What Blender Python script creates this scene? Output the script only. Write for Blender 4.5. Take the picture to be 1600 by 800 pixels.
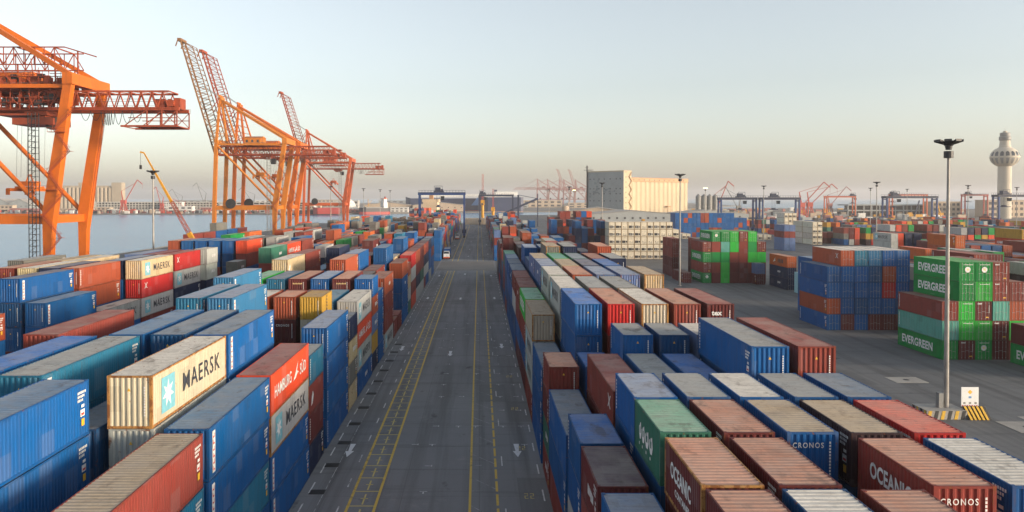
import bpy, bmesh, math, random
import numpy as np
from mathutils import Vector, Matrix

# ------------------------------------------------------------------ camera, world, sun, exposure
scene = bpy.context.scene
COL = scene.collection
for o in list(bpy.data.objects):
    bpy.data.objects.remove(o)

HAZE = 0.00013
CAM_H = 24.2
F_PX = 1215.0                                   # focal length in pixels of a 1600 px wide picture
PITCH = math.radians(1.0)
YAW = 0.0
CX_PX = 749.0                                   # the road's vanishing point, left of the picture's middle
cd = bpy.data.cameras.new("camera")
cam = bpy.data.objects.new("camera", cd)
COL.objects.link(cam)
cam.location = (0, 0, CAM_H)
cam.rotation_euler = (math.pi / 2 - PITCH, 0, -YAW)
cd.sensor_width = 36.0
cd.lens = F_PX / 1600 * 36.0
cd.shift_x = (800 - CX_PX) / 1600
cd.shift_y = -(400 - (308 + F_PX * math.tan(PITCH))) / 1600
cd.clip_start = 0.5
cd.clip_end = 40000
scene.camera = cam

SUN_EL = math.radians(8.0)
TO_SUN = Vector((0.90, -0.42, 0)).normalized()
SUN_AZ = math.atan2(TO_SUN.x, TO_SUN.y)         # clockwise from +Y
world = bpy.data.worlds.new("World")
scene.world = world
world.use_nodes = True
wn, wl = world.node_tree.nodes, world.node_tree.links
wn.clear()
sky = wn.new("ShaderNodeTexSky")
sky.sky_type = 'NISHITA'
sky.sun_disc = False
sky.sun_elevation = SUN_EL
sky.sun_rotation = SUN_AZ
sky.altitude = 0
sky.air_density = 1.0
sky.dust_density = 1.75
sky.ozone_density = 1.5
bg = wn.new("ShaderNodeBackground")
bg.inputs["Strength"].default_value = 0.15
out = wn.new("ShaderNodeOutputWorld")
hsv = wn.new("ShaderNodeHueSaturation")         # thin dusty air: a paler sky than clean air gives
hsv.inputs["Saturation"].default_value = 0.44
wl.new(sky.outputs[0], hsv.inputs["Color"])
wl.new(hsv.outputs[0], bg.inputs[0])
wl.new(bg.outputs[0], out.inputs[0])

sd = bpy.data.lights.new("sun", 'SUN')
sd.energy = 2.2
sd.angle = math.radians(9.0)
sd.color = (1.0, 0.80, 0.58)
sun = bpy.data.objects.new("sun", sd)
COL.objects.link(sun)
sv = Vector((TO_SUN.x * math.cos(SUN_EL), TO_SUN.y * math.cos(SUN_EL), math.sin(SUN_EL)))
sun.rotation_euler = sv.to_track_quat('Z', 'Y').to_euler()
sun.location = (300, -150, 200)

scene.view_settings.view_transform = 'Standard'
scene.view_settings.look = 'None'
scene.view_settings.exposure = 1.18
scene.view_settings.gamma = 1.0
scene.view_settings.use_curve_mapping = False
scene.render.engine = 'CYCLES'
scene.cycles.max_bounces = 5
scene.cycles.diffuse_bounces = 4
scene.cycles.glossy_bounces = 2
scene.cycles.transmission_bounces = 2
scene.cycles.volume_bounces = 1
scene.cycles.use_denoising = True
rnd = random.Random(7)


# ------------------------------------------------------------------ helpers
class MB:
    """Collects boxes, bars and tubes into one mesh."""
    def __init__(s):
        s.v, s.f, s.m = [], [], []

    def quad(s, a, b, c, d, m=0):
        n = len(s.v)
        s.v += [tuple(a), tuple(b), tuple(c), tuple(d)]
        s.f.append((n, n + 1, n + 2, n + 3)); s.m.append(m)

    def poly(s, pts, m=0):
        n = len(s.v)
        s.v += [tuple(p) for p in pts]
        s.f.append(tuple(range(n, n + len(pts)))); s.m.append(m)

    def hexa(s, p, m=0):
        """eight corners: bottom ring 0-3 (counter-clockwise from above), top ring 4-7"""
        n = len(s.v)
        s.v += [tuple(q) for q in p]
        for f in ((3, 2, 1, 0), (4, 5, 6, 7), (0, 1, 5, 4), (1, 2, 6, 5), (2, 3, 7, 6), (3, 0, 4, 7)):
            s.f.append(tuple(n + i for i in f)); s.m.append(m)

    def box(s, x0, x1, y0, y1, z0, z1, m=0):
        s.hexa([(x0, y0, z0), (x1, y0, z0), (x1, y1, z0), (x0, y1, z0),
                (x0, y0, z1), (x1, y0, z1), (x1, y1, z1), (x0, y1, z1)], m)

    def bar(s, p, q, w, h=None, m=0, w2=None, h2=None):
        h = h or w
        w2 = w2 or w; h2 = h2 or h
        p, q = Vector(p), Vector(q)
        d = (q - p).normalized()
        up = Vector((0, 0, 1)) if abs(d.z) < 0.98 else Vector((1, 0, 0))
        if abs(d.z) >= 0.6 and abs(d.z) < 0.98:
            up = Vector((0, 1, 0)).cross(d) if abs(d.y) < 0.7 else Vector((1, 0, 0)).cross(d)
        a = d.cross(up).normalized()
        b = a.cross(d).normalized()
        P = [p - a * w / 2 - b * h / 2, p + a * w / 2 - b * h / 2, p + a * w / 2 + b * h / 2, p - a * w / 2 + b * h / 2]
        Q = [q - a * w2 / 2 - b * h2 / 2, q + a * w2 / 2 - b * h2 / 2, q + a * w2 / 2 + b * h2 / 2, q - a * w2 / 2 + b * h2 / 2]
        s.hexa(P + Q, m)

    def tube(s, p, q, r, n=8, m=0, r2=None):
        r2 = r if r2 is None else r2
        p, q = Vector(p), Vector(q)
        d = (q - p).normalized()
        up = Vector((0, 0, 1)) if abs(d.z) < 0.9 else Vector((1, 0, 0))
        a = d.cross(up).normalized(); b = d.cross(a).normalized()
        k = len(s.v)
        for c, rr in ((p, r), (q, r2)):
            for i in range(n):
                t = 2 * math.pi * i / n
                s.v.append(tuple(c + a * rr * math.cos(t) + b * rr * math.sin(t)))
        for i in range(n):
            j = (i + 1) % n
            s.f.append((k + i, k + j, k + n + j, k + n + i)); s.m.append(m)
        s.f.append(tuple(k + i for i in reversed(range(n)))); s.m.append(m)
        s.f.append(tuple(k + n + i for i in range(n))); s.m.append(m)

    def lathe(s, prof, cx=0, cy=0, n=24, m=0):
        k = len(s.v)
        for r, z in prof:
            for i in range(n):
                t = 2 * math.pi * i / n
                s.v.append((cx + r * math.cos(t), cy + r * math.sin(t), z))
        for a in range(len(prof) - 1):
            for i in range(n):
                j = (i + 1) % n
                s.f.append((k + a * n + i, k + a * n + j, k + (a + 1) * n + j, k + (a + 1) * n + i)); s.m.append(m)
        s.f.append(tuple(k + i for i in reversed(range(n)))); s.m.append(m)
        s.f.append(tuple(k + (len(prof) - 1) * n + i for i in range(n))); s.m.append(m)

    def truss(s, p, q, hvec, bays, cw, lw, m=0, verticals=False, flip=0):
        """planar lattice: chord p-q, second chord offset by hvec"""
        p, q, hv = Vector(p), Vector(q), Vector(hvec)
        s.bar(p, q, cw, m=m); s.bar(p + hv, q + hv, cw, m=m)
        for i in range(bays):
            a = p.lerp(q, i / bays); b = p.lerp(q, (i + 1) / bays)
            if (i + flip) % 2 == 0:
                s.bar(a, b + hv, lw, m=m)
            else:
                s.bar(a + hv, b, lw, m=m)
            if verticals:
                s.bar(a, a + hv, lw, m=m)

    def mesh(s, name, mats=()):
        me = bpy.data.meshes.new(name)
        me.from_pydata(s.v, [], s.f)
        for mt in mats:
            me.materials.append(mt)
        if s.m and max(s.m) > 0:
            me.polygons.foreach_set("material_index", s.m)
        me.update()
        return me

    def build(s, name, mats, parent=None, smooth=False, **kw):
        if not isinstance(mats, (list, tuple)):
            mats = [mats]
        me = s.mesh(name, mats)
        if smooth:
            me.shade_smooth()
        return obj(name, me, parent, **kw)


def obj(name, data, parent=None, loc=None, color=None, **kw):
    o = bpy.data.objects.new(name, data)
    COL.objects.link(o)
    if parent is not None:
        o.parent = parent
    if loc is not None:
        o.location = loc
    if color is not None:
        o.color = color
    for k, v in kw.items():
        o[k] = v
    return o


def thing(name, label, cat, loc=(0, 0, 0), rz=0.0, group=None):
    o = bpy.data.objects.new(name, None)
    o.empty_display_size = 0.5
    COL.objects.link(o)
    o.location = loc
    o.rotation_euler = (0, 0, rz)
    o["label"] = label
    o["category"] = cat
    if group:
        o["group"] = group
    return o


def copy_tree(src, label, loc, rz=None, group=None, swap=None):
    def rec(o, par):
        c = o.copy()
        COL.objects.link(c)
        c.parent = par
        if swap and c.type == 'MESH' and c.data.materials:
            for i in range(len(c.material_slots)):
                mm = c.material_slots[i].material
                if mm and mm.name in swap:
                    c.material_slots[i].link = 'OBJECT'
                    c.material_slots[i].material = swap[mm.name]
        for ch in o.children:
            rec(ch, c)
        return c
    r = rec(src, None)
    r.location = loc
    if rz is not None:
        r.rotation_euler = (0, 0, rz)
    r["label"] = label
    if group:
        r["group"] = group
    return r


# ------------------------------------------------------------------ materials
def newmat(name):
    m = bpy.data.materials.new(name)
    m.use_nodes = True
    nt = m.node_tree
    b = nt.nodes["Principled BSDF"]
    return m, nt, b


def N(nt, kind, **kw):
    n = nt.nodes.new(kind)
    for k, v in kw.items():
        setattr(n, k, v)
    return n


def mixrgb(nt, fac, a, b, blend='MIX'):
    n = nt.nodes.new("ShaderNodeMix")
    n.data_type = 'RGBA'
    n.blend_type = blend
    for sock, val in ((n.inputs[0], fac), (n.inputs[6], a), (n.inputs[7], b)):
        if isinstance(val, (int, float)):
            sock.default_value = val
        elif isinstance(val, tuple):
            sock.default_value = val if len(val) == 4 else (*val, 1)
        else:
            nt.links.new(val, sock)
    return n.outputs[2]


def ramp(nt, src, p0, p1, v0=0.0, v1=1.0):
    n = nt.nodes.new("ShaderNodeMapRange")
    n.clamp = True
    nt.links.new(src, n.inputs[0])
    n.inputs[1].default_value = p0; n.inputs[2].default_value = p1
    n.inputs[3].default_value = v0; n.inputs[4].default_value = v1
    return n.outputs[0]


def noise(nt, vec, scale, detail=4, rough=0.55):
    n = nt.nodes.new("ShaderNodeTexNoise")
    n.inputs["Scale"].default_value = scale
    n.inputs["Detail"].default_value = detail
    n.inputs["Roughness"].default_value = rough
    if vec is not None:
        nt.links.new(vec, n.inputs["Vector"])
    return n.outputs[0]


def mapping(nt, src, scale=(1, 1, 1), loc=None):
    n = nt.nodes.new("ShaderNodeMapping")
    n.inputs["Scale"].default_value = scale
    nt.links.new(src, n.inputs[0])
    if loc is not None:
        nt.links.new(loc, n.inputs[1])
    return n.outputs[0]


def math_node(nt, op, a, b=None):
    n = nt.nodes.new("ShaderNodeMath")
    n.operation = op
    for s_, v_ in ((n.inputs[0], a), (n.inputs[1], b)):
        if v_ is None:
            continue
        if isinstance(v_, (int, float)):
            s_.default_value = v_
        else:
            nt.links.new(v_, s_)
    return n.outputs[0]


def simple(name, col, rough=0.6, var=0.12, scale=0.6, metal=0.0, bump=0.0, dirt=None):
    """painted, concrete or steel surface with gentle patchiness"""
    m, nt, b = newmat(name)
    geo = N(nt, "ShaderNodeNewGeometry")
    nz = noise(nt, geo.outputs["Position"], scale, 6)
    lo = tuple(c * (1 - var) for c in col); hi = tuple(min(1, c * (1 + var)) for c in col)
    c = mixrgb(nt, ramp(nt, nz, 0.3, 0.7), lo, hi)
    if dirt:
        n2 = noise(nt, mapping(nt, geo.outputs["Position"], (1, 1, 0.25)), scale * 2.3, 8, 0.65)
        c = mixrgb(nt, ramp(nt, n2, 0.52, 0.75, 0, dirt[3]), c, tuple(dirt[:3]))
    nt.links.new(c, b.inputs["Base Color"])
    b.inputs["Roughness"].default_value = rough
    b.inputs["Metallic"].default_value = metal
    if bump:
        bp = N(nt, "ShaderNodeBump")
        bp.inputs["Strength"].default_value = bump
        bp.inputs["Distance"].default_value = 0.05
        nt.links.new(noise(nt, geo.outputs["Position"], scale * 8, 6), bp.inputs["Height"])
        nt.links.new(bp.outputs[0], b.inputs["Normal"])
    return m


def container_paint(name, attr=False, roof=False):
    """paint whose colour is the object's own colour; alpha of that colour is the amount of rust"""
    m, nt, b = newmat(name)
    if attr:
        at = N(nt, "ShaderNodeVertexColor", layer_name="paint")
        base, alpha = at.outputs[0], at.outputs[1]
        geo = N(nt, "ShaderNodeNewGeometry")
        P = geo.outputs["Position"]
        rnd_ = None
    else:
        oi = N(nt, "ShaderNodeObjectInfo")
        base, alpha = oi.outputs["Color"], oi.outputs["Alpha"]
        tc = N(nt, "ShaderNodeTexCoord")
        off = N(nt, "ShaderNodeVectorMath", operation='SCALE')
        cx = N(nt, "ShaderNodeCombineXYZ")
        nt.links.new(oi.outputs["Random"], cx.inputs[0]); nt.links.new(oi.outputs["Random"], cx.inputs[1])
        nt.links.new(oi.outputs["Random"], cx.inputs[2])
        nt.links.new(cx.outputs[0], off.inputs[0]); off.inputs["Scale"].default_value = 217.0
        ad = N(nt, "ShaderNodeVectorMath", operation='ADD')
        nt.links.new(tc.outputs["Object"], ad.inputs[0]); nt.links.new(off.outputs[0], ad.inputs[1])
        P = ad.outputs[0]
    # sun-faded patches
    n1 = noise(nt, P, 0.45, 5, 0.6)
    c = mixrgb(nt, ramp(nt, n1, 0.35, 0.7, 0.0, 0.03), base, (0.42, 0.42, 0.41))
    n2 = noise(nt, mapping(nt, P, (3.2, 3.2, 0.35)), 1.0, 6, 0.6)           # run-off streaks
    c = mixrgb(nt, ramp(nt, n2, 0.48, 0.75, 0.0, 0.32), c, (0.05, 0.045, 0.04))
    # repaired panels in a slightly different tone
    vs_ = N(nt, "ShaderNodeVectorMath", operation='FLOOR')
    nt.links.new(mapping(nt, P, (0.9, 0.85, 0.72)), vs_.inputs[0])
    wnz = N(nt, "ShaderNodeTexWhiteNoise")
    nt.links.new(vs_.outputs[0], wnz.inputs["Vector"])
    c = mixrgb(nt, ramp(nt, wnz.outputs["Value"], 0.90, 0.901, 0.0, 0.20), c, mixrgb(nt, 0.5, base, (0.30, 0.30, 0.30)))
    c = mixrgb(nt, ramp(nt, wnz.outputs["Value"], 0.08, 0.081, 0.22, 0.0), c, mixrgb(nt, 0.65, base, (0.015, 0.015, 0.015)))
    # rust running down from seams
    n7 = noise(nt, mapping(nt, P, (5.5, 5.5, 0.30)), 1.0, 6, 0.65)
    c = mixrgb(nt, math_node(nt, 'MULTIPLY', ramp(nt, n7, 0.60, 0.72, 0.0, 0.9), alpha), c, (0.13, 0.055, 0.026))
    if roof:
        n3 = noise(nt, mapping(nt, P, (0.5, 0.5, 0.5)), 1.0, 7, 0.65)        # dust lying on the roof
        c = mixrgb(nt, ramp(nt, n3, 0.34, 0.62, 0.04, 0.34), c, (0.42, 0.385, 0.335))
        n4 = noise(nt, mapping(nt, P, (0.9, 0.45, 0.5)), 1.0, 6, 0.62)       # water marks and old stains
        c = mixrgb(nt, ramp(nt, n4, 0.57, 0.68, 0.0, 0.55), c, (0.085, 0.068, 0.06))
        n5 = noise(nt, mapping(nt, P, (0.6, 4.5, 0.5)), 1.0, 5, 0.6)
        c = mixrgb(nt, ramp(nt, n5, 0.48, 0.74, 0.0, 0.42), c, (0.20, 0.165, 0.145))
    # rust spots
    n6 = noise(nt, mapping(nt, P, (1, 1, 0.6)), 3.2, 9, 0.7)
    thr = math_node(nt, 'SUBTRACT', 0.76, math_node(nt, 'MULTIPLY', alpha, 0.28))
    d = math_node(nt, 'SUBTRACT', n6, thr)
    rf = ramp(nt, d, 0.0, 0.06, 0.0, 0.85)
    c = mixrgb(nt, rf, c, (0.17, 0.062, 0.024))
    nt.links.new(c, b.inputs["Base Color"])
    r1 = ramp(nt, n1, 0.3, 0.7, 0.42 if not roof else 0.6, 0.62 if not roof else 0.8)
    nt.links.new(r1, b.inputs["Roughness"])
    b.inputs["Specular IOR Level"].default_value = 0.14
    bp = N(nt, "ShaderNodeBump")
    if attr:   # far containers: the ribs of their walls are below a pixel
        sx = N(nt, "ShaderNodeSeparateXYZ")
        nt.links.new(P, sx.inputs[0])
        s_ = math_node(nt, 'SINE', math_node(nt, 'MULTIPLY', math_node(nt, 'ADD', sx.outputs[0], sx.outputs[1]), 22.4))
        bp.inputs["Strength"].default_value = 0.5
        bp.inputs["Distance"].default_value = 0.02
        nt.links.new(s_, bp.inputs["Height"])
    else:      # dents
        bp.inputs["Strength"].default_value = 0.35
        bp.inputs["Distance"].default_value = 0.06
        nt.links.new(noise(nt, P, 1.1, 3, 0.5), bp.inputs["Height"])
    nt.links.new(bp.outputs[0], b.inputs["Normal"])
    return m


M = {}
M['paint'] = container_paint("container_paint")
M['roof'] = container_paint("container_roof_paint", roof=True)
M['paint_far'] = container_paint("distant_container_paint", attr=True)
M['white_print'] = simple("white_print", (0.70, 0.70, 0.68), 0.6, 0.2, 2.2, dirt=(0.22, 0.19, 0.17, 0.75))
M['dark_print'] = simple("dark_print", (0.03, 0.035, 0.05), 0.6, 0.2, 2.2, dirt=(0.24, 0.17, 0.10, 0.6))
M['sky_print'] = simple("pale_blue_print", (0.16, 0.42, 0.50), 0.6, 0.12, 3.0, dirt=(0.4, 0.3, 0.2, 0.3))
M['yellow_print'] = simple("yellow_print", (0.72, 0.42, 0.03), 0.6, 0.12, 3.0)
M['red_print'] = simple("red_print", (0.55, 0.05, 0.04), 0.6, 0.12, 3.0)
M['gold_print'] = simple("gold_print", (0.75, 0.55, 0.25), 0.6, 0.12, 3.0)
M['rod'] = simple("galvanised_rod", (0.30, 0.30, 0.30), 0.45, 0.15, 3.0, metal=0.4)
M['steel_dark'] = simple("dark_steel", (0.03, 0.03, 0.032), 0.55, 0.25, 0.5)
M['steel_grey'] = simple("grey_steel", (0.22, 0.22, 0.21), 0.55, 0.2, 0.5, dirt=(0.12, 0.08, 0.05, 0.4))
M['mast'] = simple("mast_steel", (0.30, 0.28, 0.25), 0.5, 0.2, 0.8, dirt=(0.16, 0.10, 0.07, 0.5))
M['crane_orange'] = simple("orange_crane_paint", (0.56, 0.125, 0.006), 0.5, 0.10, 0.25, dirt=(0.26, 0.075, 0.018, 0.6))
M['crane_red'] = simple("red_orange_crane_paint", (0.30, 0.055, 0.020), 0.6, 0.25, 0.4, dirt=(0.2, 0.06, 0.03, 0.5))
M['boom_tan'] = simple("tan_lattice_paint", (0.24, 0.115, 0.04), 0.6, 0.25, 0.4, dirt=(0.12, 0.07, 0.03, 0.5))
M['crane_amber'] = simple("amber_crane_paint", (0.52, 0.165, 0.012), 0.5, 0.10, 0.25, dirt=(0.25, 0.09, 0.02, 0.6))
M['crane_coral'] = simple("coral_crane_paint", (0.50, 0.095, 0.022), 0.5, 0.10, 0.25, dirt=(0.24, 0.07, 0.03, 0.6))
M['crane_yellow'] = simple("yellow_crane_paint", (0.56, 0.27, 0.015), 0.5, 0.12, 0.4, dirt=(0.3, 0.16, 0.04, 0.4))
M['rtg_blue'] = simple("blue_gantry_paint", (0.014, 0.048, 0.165), 0.5, 0.15, 0.4, dirt=(0.08, 0.07, 0.07, 0.4))
M['rtg_dark'] = simple("dark_gantry_paint", (0.025, 0.035, 0.07), 0.55, 0.2, 0.4)
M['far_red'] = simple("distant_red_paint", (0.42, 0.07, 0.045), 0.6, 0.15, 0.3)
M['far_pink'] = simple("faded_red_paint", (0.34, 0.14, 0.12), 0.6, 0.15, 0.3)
M['rubber'] = simple("tyre_rubber", (0.018, 0.018, 0.018), 0.8, 0.2, 2)
M['glass_dark'] = simple("dark_window_glass", (0.03, 0.04, 0.05), 0.12, 0.1, 0.5)
M['concrete'] = simple("concrete", (0.30, 0.285, 0.26), 0.85, 0.12, 0.5, bump=0.2, dirt=(0.16, 0.15, 0.13, 0.4))
M['concrete_pale'] = simple("pale_concrete", (0.46, 0.44, 0.40), 0.85, 0.10, 0.15, dirt=(0.3, 0.27, 0.23, 0.35))
M['silo_wall'] = simple("cream_concrete", (0.50, 0.405, 0.27), 0.85, 0.08, 0.06, dirt=(0.40, 0.33, 0.24, 0.35))
M['grey_wall'] = simple("grey_cladding", (0.30, 0.32, 0.32), 0.7, 0.08, 0.1, dirt=(0.2, 0.2, 0.19, 0.3))
M['shed_roof'] = simple("shed_roof_sheeting", (0.36, 0.33, 0.29), 0.7, 0.12, 0.05, dirt=(0.25, 0.2, 0.16, 0.4))
M['white_wall'] = simple("white_wall", (0.66, 0.64, 0.60), 0.75, 0.08, 0.1, dirt=(0.45, 0.4, 0.34, 0.3))
M['tan_wall'] = simple("tan_wall", (0.48, 0.38, 0.28), 0.8, 0.10, 0.05, dirt=(0.33, 0.26, 0.2, 0.4))
M['silo_far'] = simple("beige_concrete", (0.40, 0.335, 0.25), 0.85, 0.08, 0.05)
M['tower_wall'] = simple("beige_tower_concrete", (0.52, 0.465, 0.38), 0.8, 0.06, 0.1, dirt=(0.36, 0.31, 0.25, 0.35))
M['brown_trim'] = simple("brown_trim", (0.40, 0.23, 0.115), 0.7, 0.15, 0.2)
M['window_dark'] = simple("window_opening", (0.05, 0.05, 0.055), 0.3, 0.2, 0.5)
M['ship_navy'] = simple("navy_hull_paint", (0.022, 0.035, 0.085), 0.5, 0.15, 0.05)
M['ship_blue'] = simple("blue_hull_stripe", (0.12, 0.26, 0.52), 0.5, 0.1, 0.05)
M['ship_red'] = simple("red_hull_paint", (0.40, 0.045, 0.035), 0.55, 0.15, 0.05)
M['ship_black'] = simple("black_hull_paint", (0.025, 0.027, 0.035), 0.5, 0.15, 0.05)
M['ship_white'] = simple("white_ship_paint", (0.70, 0.68, 0.64), 0.5, 0.06, 0.1)
M['hazard_yellow'] = simple("hazard_yellow", (0.60, 0.36, 0.03), 0.7, 0.15, 2.0, dirt=(0.15, 0.1, 0.05, 0.4))
M['hazard_black'] = simple("hazard_black", (0.03, 0.03, 0.03), 0.7, 0.2, 2.0)
M['sign_white'] = simple("sign_board", (0.72, 0.73, 0.72), 0.5, 0.05, 2.0)
M['truck_white'] = simple("truck_white_paint", (0.66, 0.65, 0.62), 0.4, 0.06, 2.0, dirt=(0.3, 0.25, 0.2, 0.4))
M['truck_red'] = simple("truck_red_paint", (0.50, 0.10, 0.04), 0.45, 0.1, 2.0)
M['dry_timber'] = simple("tarred_timber", (0.16, 0.12, 0.09), 0.85, 0.2, 2.0)


def asphalt_material(name="asphalt", k=1.0):
    m, nt, b = newmat(name)
    geo = N(nt, "ShaderNodeNewGeometry")
    P = geo.outputs["Position"]
    big = noise(nt, mapping(nt, P, (0.035, 0.02, 1)), 1.0, 6, 0.6)
    c = mixrgb(nt, ramp(nt, big, 0.33, 0.68), (0.078 * k, 0.081 * k, 0.085 * k), (0.118 * k, 0.120 * k, 0.122 * k))
    tr = noise(nt, mapping(nt, P, (0.55, 0.018, 1)), 1.0, 5, 0.6)       # wheel tracks along the road
    c = mixrgb(nt, ramp(nt, tr, 0.47, 0.66, 0, 0.75), c, (0.045 * k, 0.045 * k, 0.047 * k))
    cr = noise(nt, mapping(nt, P, (0.03, 0.42, 1)), 1.0, 6, 0.7)        # tyre scrubbing across
    c = mixrgb(nt, ramp(nt, cr, 0.54, 0.70, 0, 0.7), c, (0.038 * k, 0.038 * k, 0.040 * k))
    pa = noise(nt, P, 0.22, 8, 0.7)
    c = mixrgb(nt, ramp(nt, pa, 0.60, 0.70, 0, 0.6), c, (0.140 * k, 0.137 * k, 0.132 * k))
    oil = noise(nt, mapping(nt, P, (0.35, 0.22, 1)), 1.3, 4, 0.5)
    c = mixrgb(nt, ramp(nt, oil, 0.66, 0.74, 0, 0.8), c, (0.014 * k, 0.014 * k, 0.015 * k))
    br = N(nt, "ShaderNodeTexBrick")
    nt.links.new(mapping(nt, P, (0.16, 0.16, 0.16)), br.inputs["Vector"])
    br.inputs["Color1"].default_value = (0.42, 0.42, 0.42, 1); br.inputs["Color2"].default_value = (0.58, 0.58, 0.58, 1)
    br.inputs["Mortar"].default_value = (0, 0, 0, 1)
    br.inputs["Scale"].default_value = 1.0; br.inputs["Mortar Size"].default_value = 0.008
    br.inputs["Brick Width"].default_value = 1.0; br.inputs["Row Height"].default_value = 1.0
    br.offset = 0.0
    c = mixrgb(nt, 0.20, c, br.outputs[0], 'OVERLAY')
    rp = N(nt, "ShaderNodeVectorMath", operation='FLOOR')
    nt.links.new(mapping(nt, P, (0.31, 0.12, 0.0)), rp.inputs[0])
    rw = N(nt, "ShaderNodeTexWhiteNoise")
    nt.links.new(rp.outputs[0], rw.inputs["Vector"])
    c = mixrgb(nt, ramp(nt, rw.outputs["Value"], 0.93, 0.931, 0, 0.45), c, (0.047 * k, 0.048 * k, 0.050 * k))
    fine = noise(nt, P, 7.0, 5, 0.7)
    c = mixrgb(nt, ramp(nt, fine, 0.3, 0.7, 0.0, 0.3), c, (0.120 * k, 0.120 * k, 0.118 * k))
    nt.links.new(c, b.inputs["Base Color"])
    nt.links.new(ramp(nt, pa, 0.3, 0.7, 0.72, 0.9), b.inputs["Roughness"])
    b.inputs["Specular IOR Level"].default_value = 0.25
    bp = N(nt, "ShaderNodeBump")
    bp.inputs["Strength"].default_value = 0.25
    bp.inputs["Distance"].default_value = 0.02
    nt.links.new(fine, bp.inputs["Height"])
    nt.links.new(bp.outputs[0], b.inputs["Normal"])
    return m


def worn_paint(name, col, wear=0.5):
    m, nt, b = newmat(name)
    geo = N(nt, "ShaderNodeNewGeometry")
    P = geo.outputs["Position"]
    n1 = noise(nt, P, 1.6, 8, 0.75)
    n2 = noise(nt, mapping(nt, P, (0.4, 0.05, 1)), 1.0, 4, 0.6)
    w = math_node(nt, 'ADD', math_node(nt, 'MULTIPLY', n1, 0.65), math_node(nt, 'MULTIPLY', n2, 0.35))
    f = ramp(nt, w, wear - 0.06, wear + 0.10)
    c = mixrgb(nt, f, col, (0.055, 0.055, 0.055))
    nt.links.new(c, b.inputs["Base Color"])
    b.inputs["Roughness"].default_value = 0.8
    return m


def water_material():
    m, nt, b = newmat("harbour_water")
    geo = N(nt, "ShaderNodeNewGeometry")
    P = geo.outputs["Position"]
    n0 = noise(nt, mapping(nt, P, (0.004, 0.02, 1)), 1.0, 6, 0.6)
    c = mixrgb(nt, ramp(nt, n0, 0.35, 0.7), (0.036, 0.160, 0.300), (0.054, 0.200, 0.345))
    nt.links.new(c, b.inputs["Base Color"])
    b.inputs["Roughness"].default_value = 0.22
    b.inputs["IOR"].default_value = 1.33
    h = math_node(nt, 'ADD',
                  math_node(nt, 'MULTIPLY', noise(nt, mapping(nt, P, (0.30, 0.16, 1)), 1.0, 5, 0.6), 0.9),
                  math_node(nt, 'MULTIPLY', noise(nt, mapping(nt, P, (0.05, 0.025, 1)), 1.0, 4, 0.6), 1.4))
    bp = N(nt, "ShaderNodeBump")
    bp.inputs["Strength"].default_value = 0.55
    bp.inputs["Distance"].default_value = 0.9
    nt.links.new(h, bp.inputs["Height"])
    nt.links.new(bp.outputs[0], b.inputs["Normal"])
    return m


M['asphalt'] = asphalt_material("asphalt", 1.35)
M['road'] = asphalt_material("light_baked_road_asphalt", 2.0)  # yard asphalt with extra light put into its colour, offsetting shade between the stacks
M['water'] = water_material()
M['line_yellow'] = worn_paint("worn_yellow_line", (0.62, 0.42, 0.07), 0.58)
M['line_yellow_faint'] = worn_paint("faded_yellow_line", (0.58, 0.47, 0.15), 0.62)
M['line_white'] = worn_paint("worn_white_line", (0.62, 0.62, 0.61), 0.55)
M['line_white_good'] = worn_paint("white_arrow_paint", (0.66, 0.67, 0.68), 0.62)
M['line_faint'] = worn_paint("faint_white_line", (0.42, 0.42, 0.42), 0.50)
M['concrete_band'] = simple("worn_concrete_paving", (0.135, 0.128, 0.118), 0.85, 0.16, 0.12, bump=0.15, dirt=(0.075, 0.072, 0.068, 0.6))
M['bare_ground'] = simple("bare_ground", (0.16, 0.145, 0.125), 0.9, 0.25, 0.01, dirt=(0.09, 0.085, 0.08, 0.6))


# ------------------------------------------------------------------ setting: water, land, road
def sheet(name, poly, z, mat, parent=None, **kw):
    mb = MB()
    mb.poly([(x, y, z) for x, y in poly])
    return mb.build(name, mat, parent, **kw)


def slab(name, poly, z0, z1, mat, **kw):
    mb = MB()
    n = len(poly)
    mb.poly([(x, y, z1) for x, y in poly])
    for i in range(n):
        (ax, ay), (bx, by) = poly[i], poly[(i + 1) % n]
        mb.quad((ax, ay, z0), (bx, by, z0), (bx, by, z1), (ax, ay, z1))
    return mb.build(name, mat, None, **kw)


WATER_Z = -3.0
FAR = 12000
sheet("water", [(-9000, -250), (9000, -250), (9000, FAR), (-9000, FAR)], WATER_Z, M['water'], kind='structure')
LAND = [(-153, -200), (1500, -200), (1500, 1500), (620, 1700), (200, 1560), (130, 1060), (24, 1040), (22, 725), (-153, 725)]
slab("yard_ground", LAND, -6.0, 0.0, M['asphalt'], kind='structure')
slab("far_shore", [(-4200, 1190), (-220, 1200), (-60, 1330), (330, 1480), (760, 2300), (900, 3300), (-4200, 3300)],
     -6.0, -1.2, M['bare_ground'], kind='structure')
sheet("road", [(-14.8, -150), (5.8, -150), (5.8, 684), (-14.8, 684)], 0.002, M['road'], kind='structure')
sheet("concrete_crossing", [(-14.2, 256), (5.2, 256), (5.2, 292), (-14.2, 292)], 0.005, M['concrete_band'], kind='structure')
sheet("concrete_crossing", [(62, 262), (330, 262), (330, 296), (28, 296), (28, 262)], 0.004, M['concrete_band'], kind='structure')
sheet("concrete_crossing", [(24, 196), (60, 196), (60, 208), (24, 208)], 0.004, M['concrete_band'], kind='structure')
sheet("silo_ground", [(70, 700), (900, 700), (900, 1500), (620, 1690), (205, 1550), (135, 1055), (70, 1045)], 0.004, M['bare_ground'], kind='structure')
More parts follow.
